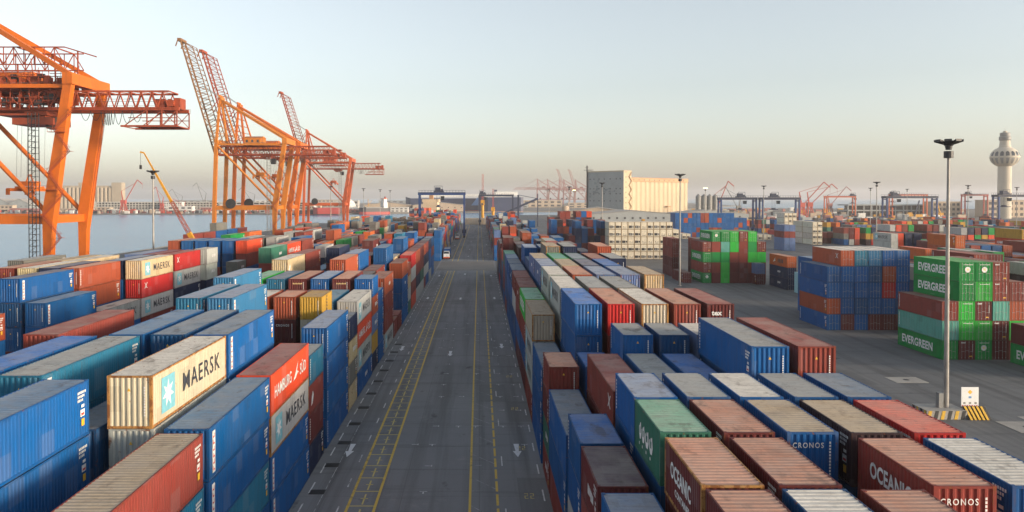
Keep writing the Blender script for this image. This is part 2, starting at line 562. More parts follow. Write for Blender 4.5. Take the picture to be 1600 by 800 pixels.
# quay edge kerb and fenders
mb = MB(); mb.box(-153.0, -152.0, -200, 725, 0.0, 0.35)
mb.build("quay_kerb", M['concrete'], kind='structure')


def lines(name, rects, mat, z=0.008):
    """flat painted marks: list of (x0, x1, y0, y1)"""
    mb = MB()
    for x0, x1, y0, y1 in rects:
        mb.quad((x0, y0, z), (x1, y0, z), (x1, y1, z), (x0, y1, z))
    return mb.build(name, mat, kind='structure')


XA, XB, XC, XD = -10.3, -8.16, -0.75, 1.45
lines("yellow_lane_line", [(x - .11, x + .11, 20, 255) for x in (XA, XB)] + [(x - .11, x + .11, 293, 660) for x in (XA, XB)], M['line_yellow'])
lines("yellow_lane_line", [(XC - .10, XC + .10, 20, 255), (XC - .10, XC + .10, 293, 660)], M['line_yellow'])
lines("yellow_lane_line", [(XD - .10, XD + .10, y, y + 2.3) for y in np.arange(20, 255, 2.9)] + [(XD - .07, XD + .07, 293, 660)], M['line_yellow'])
lines("yellow_ladder_marking", [(XA + .1, XB - .1, y - .075, y + .075) for y in np.arange(30, 255, 3.05)], M['line_yellow_faint'])
lines("yellow_ladder_marking", [((XA + XB) / 2 - .3, (XA + XB) / 2 + .3, y - .06, y + .06) for y in np.arange(31.5, 255, 3.05)]
      + [((XA + XB) / 2 - .065, (XA + XB) / 2 + .065, y, y + 2.1) for y in np.arange(30.3, 255, 3.05)], M['line_yellow_faint'], z=0.010)
mb = MB()
for y in np.arange(30, 250, 6.1):     # faint hatching of the right crane runway
    mb.quad((XC + .1, y, .008), (XD - .1, y - 2.6, .008), (XD - .1, y - 2.5, .008), (XC + .1, y + .1, .008))
    mb.quad((XC + .1, y - 3.05, .008), (XC + 1.0, y - 3.0, .008), (XC + 1.0, y - 2.9, .008), (XC + .1, y - 2.95, .008))
mb.build("hatch_marking", M['line_faint'], kind='structure')
lines("white_edge_line", [(-12.76, -12.69, y, y + 5.6) for y in np.arange(30, 255, 6.1)], M['line_faint'])
lines("white_lane_dash", [(-11.05, -10.93, y, y + 2.0) for y in np.arange(34, 250, 6.1)] + [(-14.0, -13.88, y, y + 2.4) for y in np.arange(31, 250, 4.6)], M['line_white'])
lines("white_lane_dash", [(5.15, 5.27, y, y + 2.4) for y in np.arange(31, 250, 6.1)] + [(2.0, 2.1, y, y + 2.6) for y in np.arange(33, 150, 12.2)], M['line_white'])
# little T and cross ticks left by the surveyors of the lanes
tk = []
rt = random.Random(3)
for y in np.arange(33, 150, 6.1):
    for x, p in ((-4.6, .7), (-2.2, .45), (-6.3, .4), (2.5, .8), (-0.4, .5), (4.4, .5)):
        if rt.random() < p:
            tk += [(x - .32, x + .32, y - .05, y + .05)]
            tk += [(x - .05 + .3, x + .05 + .3, y - .22, y - .06), (x - .05 + .3, x + .05 + .3, y + .06, y + .22)] if rt.random() < .5 else [(x - .05, x + .05, y - .5, y - .06)]
lines("white_tick_mark", tk, M['line_white'])
# block numbers painted at the foot of the right stacks
nb = []
for y in (47.6, 55.0, 62.0, 74.0, 88.0, 104.0):
    for dx in (-.35, .12):
        nb += [(4.0 + dx, 4.3 + dx, y, y + .09), (4.0 + dx, 4.3 + dx, y + .5, y + .59), (4.0 + dx, 4.3 + dx, y + 1.0, y + 1.09),
               (4.0 + dx, 4.07 + dx, y + .1, y + .5), (4.23 + dx, 4.3 + dx, y + .6, y + 1.0)]
lines("painted_bay_mark", nb, M['line_yellow_faint'])


def arrow(x, y, s=.88):
    mb = MB()
    z = 0.009
    mb.poly([(x - .30 * s, y + 2.1 * s, z), (x - .17 * s, y - .35 * s, z), (x + .17 * s, y - .35 * s, z), (x + .30 * s, y + 2.1 * s, z)])
    mb.poly([(x, y - 2.3 * s, z), (x + .48 * s, y - .355 * s, z), (x - .48 * s, y - .355 * s, z)])
    mb.build("lane_arrow", M['line_white_good'], kind='structure')


for ax, ys in ((-12.35, (74, 124, 186, 239, 330, 390)), (3.6, (74, 126, 186, 239, 330, 395)), (-4.5, (120, 185, 244, 318, 360, 420))):
    for y in ys:
        arrow(ax, y)

# drain grates along the left stacks: a concrete surround with bars
gm = MB()
gm.box(-.62, .62, -.5, .5, 0.003, 0.02, 0)
for i in range(6):
    gm.box(-.55, .55, -.42 + i * .15, -.34 + i * .15, 0.021, 0.04, 1)
gmesh = gm.mesh("drain_grate", [M['hazard_black'], M['steel_dark']])
for i, y in enumerate(np.arange(50.6, 130, 6.4)):
    obj("drain_grate", gmesh, None, (-13.3, y, 0), kind='structure')
# pale inspection slabs set in the asphalt of the wide lane
for i, (x, y, w, d) in enumerate(((56.5, 102.5, 4.2, 3.2), (61.5, 83.5, 4.5, 3.6), (57.6, 81.4, 4.0, 4.0), (49.5, 66.5, 6.5, 5.0), (36.0, 176, 3.5, 3.2), (40, 142, 5, 3))):
    mb = MB()
    mb.box(x - w / 2, x + w / 2, y - d / 2, y + d / 2, 0.001, 0.03)
    mb.tube((x, y, .03), (x, y, .05), .38, 14, 1)
    mb.build("inspection_slab", [M['concrete'], M['steel_dark']], kind='structure')


# ------------------------------------------------------------------ containers
CW = 2.438
HS, HC = 2.591, 2.896
L20, L40 = 6.058, 12.192
COLS = {  # code: (linear colour, rust 0..1, colour word)
    'B': ((0.004, 0.086, 0.270), .25, "blue"),
    'D': ((0.005, 0.062, 0.180), .35, "deep blue"),
    'T': ((0.014, 0.135, 0.240), .45, "teal blue"),
    'L': ((0.028, 0.150, 0.300), .35, "light blue"),
    'P': ((0.110, 0.170, 0.330), .45, "greyish blue"),
    'A': ((0.330, 0.560, 0.600), .30, "pale aqua"),
    'N': ((0.012, 0.022, 0.062), .25, "navy"),
    'R': ((0.430, 0.022, 0.022), .20, "bright red"),
    'H': ((0.560, 0.062, 0.022), .20, "orange red"),
    'O': ((0.330, 0.070, 0.030), .40, "rust orange"),
    'Q': ((0.520, 0.120, 0.030), .30, "orange"),
    'M': ((0.120, 0.022, 0.022), .35, "maroon"),
    'K': ((0.210, 0.040, 0.030), .40, "brown red"),
    'V': ((0.038, 0.020, 0.026), .30, "dark plum"),
    'W': ((0.400, 0.410, 0.390), .45, "pale grey"),
    'C': ((0.540, 0.420, 0.250), .55, "cream"),
    'Z': ((0.470, 0.405, 0.300), .55, "rusty white"),
    'S': ((0.160, 0.155, 0.140), .45, "grey"),
    'G': ((0.006, 0.230, 0.048), .20, "green"),
    'I': ((0.024, 0.400, 0.045), .15, "bright green"),
    'J': ((0.030, 0.130, 0.090), .35, "dull green"),
    'E': ((0.110, 0.360, 0.300), .35, "sea green"),
    'Y': ((0.480, 0.270, 0.040), .40, "yellow"),
}
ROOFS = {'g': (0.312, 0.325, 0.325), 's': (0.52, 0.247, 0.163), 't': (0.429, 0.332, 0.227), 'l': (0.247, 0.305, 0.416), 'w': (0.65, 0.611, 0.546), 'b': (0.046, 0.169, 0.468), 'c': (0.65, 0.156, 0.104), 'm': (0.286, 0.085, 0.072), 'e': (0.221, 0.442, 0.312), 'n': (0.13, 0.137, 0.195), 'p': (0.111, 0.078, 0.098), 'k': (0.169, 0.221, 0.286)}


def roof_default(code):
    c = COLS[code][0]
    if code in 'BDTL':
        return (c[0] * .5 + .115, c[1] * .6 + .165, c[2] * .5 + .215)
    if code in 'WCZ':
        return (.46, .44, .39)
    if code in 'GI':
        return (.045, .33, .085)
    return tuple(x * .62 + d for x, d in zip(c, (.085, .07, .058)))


def corr(mb, a, b, z0, z1, axis, base, depth, pitch, sgn):
    """corrugated sheet between a and b along an axis; base = outer plane, folded inwards by depth"""
    n = max(1, round((b - a) / pitch))
    p = (b - a) / n
    xs = []
    for i in range(n):
        s = a + i * p
        xs += [(s, 0), (s + .30 * p, 0), (s + .5 * p, 1), (s + .8 * p, 1)]
    xs.append((b, 0))
    for (s0, d0), (s1, d1) in zip(xs, xs[1:]):
        if axis == 'y':
            p0 = (base - sgn * d0 * depth, s0); p1 = (base - sgn * d1 * depth, s1)
            q = [(p0[0], p0[1], z0), (p1[0], p1[1], z0), (p1[0], p1[1], z1), (p0[0], p0[1], z1)]
            if sgn < 0:
                q.reverse()
        else:
            p0 = (s0, base - sgn * d0 * depth); p1 = (s1, base - sgn * d1 * depth)
            q = [(p0[0], p0[1], z0), (p1[0], p1[1], z0), (p1[0], p1[1], z1), (p0[0], p0[1], z1)]
            if sgn > 0:
                q.reverse()
        mb.quad(*q)


_cache = {}


def walls_mesh(L, h, door):
    key = ('w', L, h, door)
    if key not in _cache:
        mb = MB()
        hx, hy = CW / 2 - .012, L / 2 - .015
        for sg in (-1, 1):
            corr(mb, -hy + .14, hy - .14, .15, h - .09, 'y', sg * hx, .026, .278, sg)
        if not door:
            corr(mb, -hx + .12, hx - .12, .15, h - .10, 'x', -hy, .055, .30, -1)
        corr(mb, -hx + .12, hx - .12, .15, h - .10, 'x', hy, .046, .25, 1)
        _cache[key] = mb.mesh("wall_panel", [M['paint']])
    return _cache[key]


def frame_mesh(L, h):
    key = ('f', L, h)
    if key not in _cache:
        mb = MB()
        X, Y = CW / 2, L / 2
        for sx in (-1, 1):
            for sy in (-1, 1):
                x0, x1 = sorted((sx * X, sx * (X - .15)))
                y0, y1 = sorted((sy * Y, sy * (Y - .15)))
                mb.box(x0, x1, y0, y1, .118, h - .118)
                x0, x1 = sorted((sx * (X + .003), sx * (X - .165)))
                y0, y1 = sorted((sy * (Y + .003), sy * (Y - .178)))
                mb.box(x0, x1, y0, y1, 0, .118); mb.box(x0, x1, y0, y1, h - .118, h)
            x0, x1 = sorted((sx * (X - .002), sx * (X - .07)))
            mb.box(x0, x1, -Y + .178, Y - .178, .02, .15)
            mb.box(x0, x1, -Y + .178, Y - .178, h - .10, h - .012)
        for sy in (-1, 1):
            y0, y1 = sorted((sy * (Y - .002), sy * (Y - .10)))
            mb.box(-X + .165, X - .165, y0, y1, .02, .15)
            mb.box(-X + .165, X - .165, y0, y1, h - .11, h - .012)
        _cache[key] = mb.mesh("frame", [M['paint']])
    return _cache[key]


def roof_mesh(L):
    key = ('r', L)
    if key not in _cache:
        mb = MB()
        a, b = -L / 2 + .10, L / 2 - .10
        n = round((b - a) / .335)
        p = (b - a) / n
        X = CW / 2 - .068
        prof = [(a, 0)]
        for i in range(n):
            s = a + i * p
            prof += [(s + .14 * p, -.004), (s + .30 * p, -.030), (s + .70 * p, -.030), (s + .86 * p, -.004)]
        prof.append((b, 0))
        for (s0, z0), (s1, z1) in zip(prof, prof[1:]):
            mb.quad((-X, s0, z0), (X, s0, z0), (X, s1, z1), (-X, s1, z1))
        _cache[key] = mb.mesh("roof", [M['roof']])
    return _cache[key]


def door_mesh(h):
    """one door leaf; origin at its hinge edge, opening towards +x"""
    key = ('d', h)
    if key not in _cache:
        mb = MB()
        w = CW / 2 - .165
        mb.box(0, w, 0, .05, .16, h - .12)
        n = 5
        hh = (h - .5) / n
        for i in range(n):
            z = .24 + i * hh
            mb.box(.06, w - .06, -.022, -.001, z, z + hh * .72)
        _cache[key] = mb.mesh("door", [M['paint']])
        mr = MB()
        for xx in (.28, .78):
            mr.tube((xx, -.05, .08), (xx, -.05, h - .06), .017, 6)
            for z in (.3, h / 2 - .3, h / 2 + .4, h - .3):
                mr.box(xx - .05, xx + .05, -.06, -.022, z, z + .07)
            mr.box(xx, xx + .36, -.07, -.045, h * .42 + (.12 if xx > .5 else 0), h * .42 + .04 + (.12 if xx > .5 else 0))
        _cache[('k', h)] = mr.mesh("lock_rod", [M['rod']])
    return _cache[key], _cache[('k', h)]


_text = {}


def text_mesh(body, size, bold=0.0, mat='white_print', sx=1.0, shear=0.0, space=1.0):
    key = (body, size, bold, mat, sx, shear, space)
    if key in _text:
        return _text[key]
    cu = bpy.data.curves.new("lettering", 'FONT')
    cu.body = body
    cu.size = size
    cu.offset = bold * size
    cu.align_x = 'CENTER'; cu.align_y = 'CENTER'
    cu.shear = shear
    cu.space_character = space
    cu.resolution_u = 3
    cu.fill_mode = 'FRONT'
    to = bpy.data.objects.new("lettering", cu)
    COL.objects.link(to)
    dg = bpy.context.evaluated_depsgraph_get()
    me = bpy.data.meshes.new_from_object(to.evaluated_get(dg))
    bpy.data.objects.remove(to)
    bpy.data.curves.remove(cu)
    co = np.empty(len(me.vertices) * 3)
    me.vertices.foreach_get("co", co)
    co = co.reshape(-1, 3)
    co[:, 0] *= sx
    co[:, 2] = 0
    co[:, :2] -= (co[:, :2].max(0) + co[:, :2].min(0)) / 2
    me.vertices.foreach_set("co", co.ravel())
    me.materials.clear()
    me.materials.append(M[mat])
    me.update()
    _text[key] = me
    return me


def flat_mesh(key, shapes, mats):
    """flat print: list of (polygon in the plane, material index)"""
    if key not in _cache:
        mb = MB()
        for k, (pts, mi) in enumerate(shapes):
            mb.poly([(x, y, .0015 * mi) for x, y in pts], mi)
        _cache[key] = mb.mesh("marking", [M[m] for m in mats])
    return _cache[key]


def rect(x0, x1, y0, y1):
    return [(x0, y0), (x1, y0), (x1, y1), (x0, y1)]


def star(cx, cy, r, n=7, inner=.42):
    pts = []
    for i in range(2 * n):
        t = math.pi / 2 + math.pi * i / n
        rr = r if i % 2 == 0 else r * inner
        pts.append((cx + rr * math.cos(t), cy + rr * math.sin(t)))
    return pts


def face_matrix(face, L, a, z, lift=.006):
    """print plane of a face; a = along the face as read by a viewer, from the face's middle"""
    if face == '+X':
        return Matrix(((0, 0, 1, CW / 2 + lift), (1, 0, 0, a), (0, 1, 0, z), (0, 0, 0, 1)))
    if face == '-X':
        return Matrix(((0, 0, -1, -CW / 2 - lift), (-1, 0, 0, -a), (0, 1, 0, z), (0, 0, 0, 1)))
    return Matrix(((1, 0, 0, a), (0, 0, -1, -L / 2 - lift), (0, 1, 0, z), (0, 0, 0, 1)))


def put(root, name, me, face, L, a, z, lift=.006):
    o = obj(name, me, root)
    o.matrix_local = face_matrix(face, L, a, z, lift)
    if name == "marking":
        o["kind"] = 'stuff'
    return o


def code_marks(kind, L, h):
    """the small print at the end of a side wall (kind side) or on an end wall (kind end)"""
    key = ('codes', kind, h)
    sh = []
    r_ = random.Random(5)
    if kind == 'side':
        for j in range(3):
            for i in range(6 - j):
                sh.append((rect(-.42 + i * .145, -.42 + i * .145 + .10, .78 - j * .20, .78 - j * .20 + .13), 0))
        sh.append((rect(-.05, .25, .05, .20), 0))
        sh.append((rect(-.15, .28, -.42, -.06), 0)); sh.append((rect(-.08, .22, -.36, -.24), 2))
        sh.append((rect(-.05, .25, -.92, -.55), 1))
        return flat_mesh(key, sh, ['white_print', 'yellow_print', 'red_print'])
    for j in range(11):
        sh.append((rect(.78, .86, .75 - j * .15, .75 - j * .15 + .10), 0))
    if kind == 'end':
        sh.append(([(-.12, .60), (.06, .60), (-.03, .78)], 1))
    return flat_mesh(key, sh, ['white_print', 'yellow_print'])


def strip_mark(h):
    sh = [(rect(-.22, .22, -h * .40, h * .40), 0)]
    for j in range(6):
        z = -h * .36 + j * h * .125
        sh.append((rect(-.13, .13, z, z + .10), 1)); sh.append((rect(-.13 + .2 * (j % 2), -.06 + .2 * (j % 2), z + .10, z + .24), 1))
    return flat_mesh(('strip', h), sh, ['white_print', 'red_print'])


def vcode_mark(h, mat='white_print'):
    sh = []
    for j in range(9):
        z = h * .33 - j * h * .082
        sh.append((rect(-.10, .10, z, z + h * .055), 0))
    return flat_mesh(('vcode', h, mat), sh, [mat])


def star_mark():
    return flat_mesh(('starbox',), [(rect(-.95, .95, -1.0, 1.0), 0), (star(0, 0, .82), 1)], ['sky_print', 'white_print'])


def bird_mark():
    sh = [([(-.9, -.55), (-.2, -.05), (.75, .75), (.35, .05), (.95, -.15), (.30, -.25), (-.1, -.45)], 0)]
    return flat_mesh(('bird',), sh, ['white_print'])


def round_mark(r=.42):
    pts = [(r * math.cos(2 * math.pi * i / 16), r * math.sin(2 * math.pi * i / 16)) for i in range(16)]
    pin = [(r * .4 * math.cos(2 * math.pi * i / 10), r * .4 * math.sin(2 * math.pi * i / 10)) for i in range(10)]
    return flat_mesh(('round', r), [(pts, 0), (pin, 1)], ['white_print', 'gold_print'])


SPECS = []      # every container of the terminal


def stack(block, col, bay, xl, y0, L, codes, hc=True, face=None, door=False, dx=0.0, z0=0.0):
    z = z0
    n = len(codes)
    for t, c in enumerate(codes):
        body, _, dec = c.partition(':')
        code, _, rf = body.partition('/')
        h = HC if hc else HS
        SPECS.append(dict(block=block, col=col, bay=bay, x=xl + CW / 2 + dx, y=y0 + L / 2, z=z, L=L, h=h, code=code,
                          roof=rf, dec=[d for d in dec.split('+') if d], tier=n - 1 - t, n=n, face=face, door=door,
                          kind='container'))
        z += h + .012


def W(s):
    return s.split()


# ---- left block beside the road: rows k = 0.. away from the road, near ends at y0
def LX(k):
    return -14.7 - 3.0 * k - CW


LEFT = {}


def left(k, y0, L, codes, hc=True, **kw):
    LEFT[(k, y0)] = (L, W(codes), hc, kw)


left(0, 29.0, 40, "B M T:codes K/t:codes+vend")
left(0, 41.9, 40, "B:strip+codes T:codes B:strip+codes B:strip+codes")
left(0, 54.6, 40, "B:strip+codes B:strip+codes W:maersk+rustend H/m:hsud")
left(0, 67.0, 20, "N M:vcode K:logo T/g:vcode", False)
left(0, 74.5, 40, "B:vcode+codes B:vcode+codes B:vcode+codes B/l:vcode+codes")
left(0, 87.2, 20, "C S C N/k", False)
left(0, 93.6, 40, "B W:maersk H:hsud W/w:maersk")
left(0, 106.3, 20, "N Y:ytext P O B:vcode", False)
left(0, 113.0, 20, "B:codes B:codes B:codes B:codes", False)
left(0, 120.2, 40, "W:maersk K K O")
left(0, 133.4, 20, "K")
left(0, 140.5, 20, "K/m")
left(0, 147.6, 40, "B B B O")
left(0, 160.4, 20, "J W C O", False)
left(0, 167.8, 40, "H:hsud K W:maersk R/c")
left(0, 180.4, 40, "W:maersk N K O")
left(0, 193.0, 40, "W J K K")
left(0, 206.0, 20, "K W N O")
left(0, 212.5, 40, "B W N K")
left(0, 225.1, 40, "W B B N")
left(0, 238.0, 40, "B B K D")
left(1, 29.0, 40, "M B B")
left(1, 41.9, 40, "B B W W/g Z/w:maersk+rustend")
left(1, 54.6, 40, "B B B B B/k:strip+codes")
left(1, 67.0, 20, "N M B", False)
left(1, 74.5, 40, "N V")
left(1, 87.2, 20, "N M W Z Y:ytext", False)
left(1, 93.6, 40, "M W B T")
left(1, 106.3, 40, "B N M K M/s:endtext", False)
left(1, 120.2, 40, "M K B S")
left(1, 133.0, 40, "B K O K")
left(1, 147.6, 40, "B M W B B:vcode")
left(1, 160.4, 40, "M B N C")
left(1, 180.4, 40, "B K B B B")
left(2, 29.0, 40, "B D B B:codes B:codes")
left(2, 41.9, 40, "B N D D/k")
left(2, 54.6, 40, "N B B D D/k")
left(2, 67.0, 20, "N M B", False)
left(2, 74.5, 40, "D N")
left(2, 87.2, 20, "N V M M:cronos O/s", False)
left(2, 93.6, 40, "M W B K")
left(2, 106.3, 40, "B M B N B/l", False)
left(2, 120.2, 40, "M N K B O/s")
left(2, 133.0, 40, "B M N B B/l:vcode")
left(3, 29.0, 40, "B M T")
left(3, 41.9, 40, "B B D T T/g:strip+codes")
left(3, 54.6, 40, "N B B B B")
left(3, 67.0, 20, "N M B", False)
left(3, 74.5, 40, "B D B T L/l:strip+codes")
left(3, 87.2, 20, "N K M S O/w", False)
left(3, 93.6, 40, "M W B K")
left(3, 106.3, 40, "B M B N M/s:endtext", False)
left(3, 120.2, 40, "M N K B")
left(4, 29.0, 40, "B M T")
left(4, 41.9, 40, "B D B B B/b")
left(4, 54.6, 40, "B D B")
left(4, 67.0, 20, "N M B", False)
left(4, 74.5, 40, "B D B T T/l:strip")
left(4, 93.6, 40, "M W B K")
left(4, 106.3, 40, "B M B N T/k", False)
left(4, 120.2, 40, "M N K")
left(5, 41.9, 40, "B M D")
left(5, 54.6, 40, "B M K K/m:vend")
left(5, 54.6, 40, "B M K B K/m:vend")
left(5, 74.5, 40, "M B K")
left(5, 93.6, 40, "N B T T L/l:strip+codes")
left(5, 106.3, 40, "B M B N I/e", False)
left(5, 120.2, 40, "M N B K C/w:logo")
left(5, 133.0, 40, "M B N K K/m")
rl = random.Random(11)
PAL_L = list("BBBBBBDTMKKKOOOHRWWCNNSSGYLP")
bays_l = [120.2, 133.0, 147.6, 160.4, 173.0, 185.6, 198.4, 211.0, 223.6, 238.0]
far_bays = [294.0 + 12.7 * i for i in range(27)]
for k in range(6):
    starts = sorted(y for kk, y in LEFT if kk == k)
    for y0 in bays_l + far_bays:
        if any(s - 12.3 < y0 < s + (12.3 if LEFT[(k, s)][0] == 40 else 6.2) for s in starts):
            continue
        n = rl.choice((3, 4, 4, 4, 5, 5)) if k else 4
        if y0 > 600: n = rl.choice((2, 3, 4))
        if k == 0 and y0 == 294.0:
            LEFT[(k, y0)] = (40, W("B B B B"), True, {}); continue
        LEFT[(k, y0)] = (40, [rl.choice(PAL_L) for _ in range(n)], rl.random() < .6, {})
for (k, y0), (L, codes, hc, kw) in LEFT.items():
    stack('left', k, y0, LX(k), y0, L40 if L == 40 else L20, codes, hc, '+X', **kw)

# ---- quayside block, further left
Q = {}


def quay(k, y0, L, codes, hc=True, **kw):
    Q[(k, y0)] = (L, W(codes), hc, kw)


quay(4, 72.0, 40, "K D B:codes O:codes")
quay(4, 92.1, 40, "M D B B:strip+codes")
quay(5, 92.1, 40, "M M D D B/n:strip+codes")
quay(4, 105.7, 40, "M B W/w:maersk")
quay(5, 105.7, 40, "M K B O O/s:vcode")
quay(6, 105.7, 40, "M K B D N/n")
quay(7, 105.7, 40, "M K B D C/w")
quay(8, 105.7, 40, "M K B B K/s")
quay(10, 105.7, 40, "M K N B")
quay(4, 118.4, 40, "M K W:maersk R:redmark C/w:maersk")
quay(5, 118.4, 40, "M K B B N/l")
quay(6, 118.4, 40, "M K B B")
quay(7, 118.4, 40, "M K B B C/w")
quay(8, 118.4, 40, "M K B B C/t")
quay(10, 118.4, 40, "M K B B S/g")
quay(4, 131.2, 40, "M K N W:maersk R/m:redmark")
quay(5, 131.2, 40, "M K B D M/m")
quay(6, 131.2, 40, "M K B D P/l")
quay(4, 144.6, 20, "M B N W:small W:small", True, dx=.7)
quay(4, 165.4, 20, "M B K S/g:small", False)
quay(4, 172.0, 40, "M B B K:codes H:codes")
quay(5, 172.0, 40, "M B D D B")
quay(6, 172.0, 40, "M B K B B")
quay(7, 172.0, 40, "M B K B B")
quay(8, 172.0, 40, "M B K B B:strip")
quay(9, 172.0, 40, "M B K B O/s")
quay(0, 147.5, 40, "M N D K J/e:small")
quay(0, 160.0, 40, "M N D H:hsud H/c:hsud")
quay(0, 173.0, 40, "M N D M K/m")
quay(4, 214.5, 40, "M N K K W:maersk")
quay(5, 240.5, 40, "M N K H H/c")
PAL_Q = list("BBBTMMKKOOOQQQHHHWWCNNSSSGDL")
for k in range(10):
    have = [y for kk, y in Q if kk == k]
    for y0 in [185.5, 198.2, 214.5, 227.2, 240.5, 255.0, 268, 281, 296, 309, 322, 335, 350, 365, 380, 395]:
        if any(abs(y0 - h) < 12.6 for h in have):
            continue
        if k < 4 and y0 < 185: continue
        if k > 7 and y0 > 300: continue
        n = rl.choice((3, 4, 4, 4, 5)) if k < 4 else rl.choice((4, 4, 4, 5))
        Q[(k, y0)] = (40, [rl.choice(PAL_Q) for _ in range(n)], True, {})
for (k, y0), (L, codes, hc, kw) in Q.items():
    stack('quay', k, y0, -39.5 - 3.0 * k - CW, y0, L40 if L == 40 else L20, codes, hc, '+X', **kw)
stack('quay', 12, 288, -99.9, 288, L40, W("M K B B S/g"), True, '+X')
for i, (y0, c) in enumerate(((262, "M K B K"), (275, "M B B K"), (301, "K B K B"), (314, "B K K M"))):
    stack('quay', 12, y0, -99.9, y0, L40, W(c), True, '+X')


# ---- right block beside the road
def RX(k):
    return 5.65 + 3.0 * k


R_ = {}


def right(k, y0, L, codes, hc=True, **kw):
    R_[(k, y0)] = (L, W(codes), hc, kw)


right(1, 23.6, 20, "M B M K M/s", False)
right(2, 23.6, 20, "M B M D D/w", False)
right(3, 23.6, 20, "M B M K K/s", False)
right(4, 23.6, 20, "M B M", False)
right(5, 23.6, 20, "M B K", False)
right(0, 30.0, 20, "M W B B/l", False)
right(1, 30.0, 20, "M B D M M/s:oceanic+rustend", False)
right(2, 30.0, 20, "M B D K M/s", False)
right(3, 30.0, 20, "M B D K", False)
right(4, 30.0, 20, "M B K K K/s:oceanic+cronos", False)
right(5, 30.0, 20, "M B K D B/w", False)
right(0, 36.8, 20, "K W K M/p", False)
right(1, 36.8, 20, "M B M D J/e:arabic", False)
right(2, 36.8, 20, "M B M D M/s", False)
right(3, 36.8, 20, "M B M D B/t:cronos", False)
right(4, 36.8, 20, "M B M D V/t", False)
right(5, 36.8, 20, "M B M D R/c", False)
right(0, 43.3, 20, "M W B B/b:vcode", False)
for k, rf in ((1, 'l'), (2, 'g'), (3, 'w'), (4, 'g'), (5, 'k')):
    right(k, 43.3, 20, "M B D B B/%s:vcode" % rf, False)
right(0, 50.2, 40, "K B:codes B/k:vcode")
right(1, 50.2, 40, "M B M K/m:redmark")
right(2, 50.2, 40, "M B D B/g:codes")
right(3, 50.2, 40, "M B D B/b:codes")
right(4, 50.2, 40, "M B D D B/g:vcode+codes+vend")
right(5, 50.2, 40, "M B D D K/m:vend")
right(0, 63.0, 20, "K J:small M K/s", False)
right(1, 63.0, 20, "M B D B/b", False)
right(2, 63.0, 20, "M B D D B/g:vcode", False)
right(3, 63.0, 20, "M B D D D/g:vcode", False)
right(4, 63.0, 20, "M B D D P/w", False)
right(5, 63.0, 20, "M B D D", False)
right(0, 70.3, 40, "B:codes B:codes B/k:codes")
right(1, 70.3, 40, "M B D B:vcode B/b:vcode+vend")
right(2, 70.3, 40, "M B D K R/s:vend")
right(3, 70.3, 40, "M B D K Z/w:rustend")
right(4, 70.3, 40, "M B D K K/s:vend")
right(5, 70.3, 40, "M B D K M/m:tex")
right(0, 83.0, 40, "K W:maersk W:maersk Z/t:rustend")
right(1, 83.0, 40, "M B D W W/w:maersk")
right(2, 83.0, 40, "M B D W S/g")
right(3, 83.0, 40, "M B D W S/g")
right(4, 83.0, 40, "M B D W")
right(5, 83.0, 40, "M B D W")
right(0, 95.8, 40, "M B:codes K I/e:evergreen")
right(1, 97.0, 40, "M B D W W/w:maersk")
right(2, 97.0, 40, "M B D W O/s")
right(3, 97.0, 40, "M B D W P/l")
right(4, 97.0, 40, "M B D W P/l:whiteend")
right(5, 97.0, 40, "M B D W C/t:rustend")
right(0, 108.6, 40, "M B K K/m")
right(1, 110.0, 40, "M B D B P/l")
right(2, 110.0, 40, "M B D B C/t")
right(3, 110.0, 40, "M B D B N/n")
right(4, 110.0, 40, "M B D B B/b")
right(5, 110.0, 40, "M B D B")
right(0, 121.4, 40, "B D W K/m")
right(1, 122.6, 40, "M B D B P/t")
right(2, 122.6, 40, "M B D B I/e")
right(3, 122.6, 40, "M B D B J/g")
right(4, 122.6, 40, "M B D B K/s")
right(5, 122.6, 40, "M B D B N/g")
right(0, 134.2, 40, "B D B D/k")
right(1, 135.6, 40, "M B D B D", False)
right(2, 135.6, 40, "M B D B S S/t:rustend", False)
right(3, 135.6, 40, "M B D B N N/g", False)
right(4, 135.6, 40, "M B D B D", False)
right(5, 135.6, 40, "M B D B K O/s", False)
right(0, 147.0, 40, "B D B B/k")
right(0, 159.8, 40, "K B D B/k")
right(1, 148.4, 40, "M B D B B/l:vcode")
right(2, 148.4, 40, "M B K B B/g")
right(0, 172.5, 40, "B K K J/e")
PAL_R = list("BBBBDDMMMKKKOOHHRWWCNNNVSPPTG")
for k in range(6):
    have = [y for kk, y in R_ if kk == k]
    for y0 in [147.0 + 12.7 * i for i in range(8)] + [296 + 12.7 * i for i in range(30)]:
        if any(abs(y0 - h) < 12.4 for h in have):
            continue
        n = (4 if rl.random() < .8 else 5) if k == 0 else rl.choice((4, 4, 5, 5))
        if y0 > 300: n = rl.choice((3, 4, 4, 4, 5))
        if y0 > 540: n = rl.choice((1, 2, 3))
        R_[(k, y0)] = (40, [rl.choice(PAL_R) for _ in range(n)], rl.random() < .6, {})
for (k, y0), (L, codes, hc, kw) in R_.items():
    stack('right', k, y0, RX(k), y0, L40 if L == 40 else L20, codes, hc, '-X', **kw)


# ---- compact blocks on the far side of the wide lane
def block(name, x0, y0, cols, pitch=2.5, hc=True, L=L40, door=True, bay=0):
    for i, codes in enumerate(cols):
        if codes:
            stack(name, i, bay, x0 + i * pitch, y0, L, W(codes), hc, '-X', door=door)


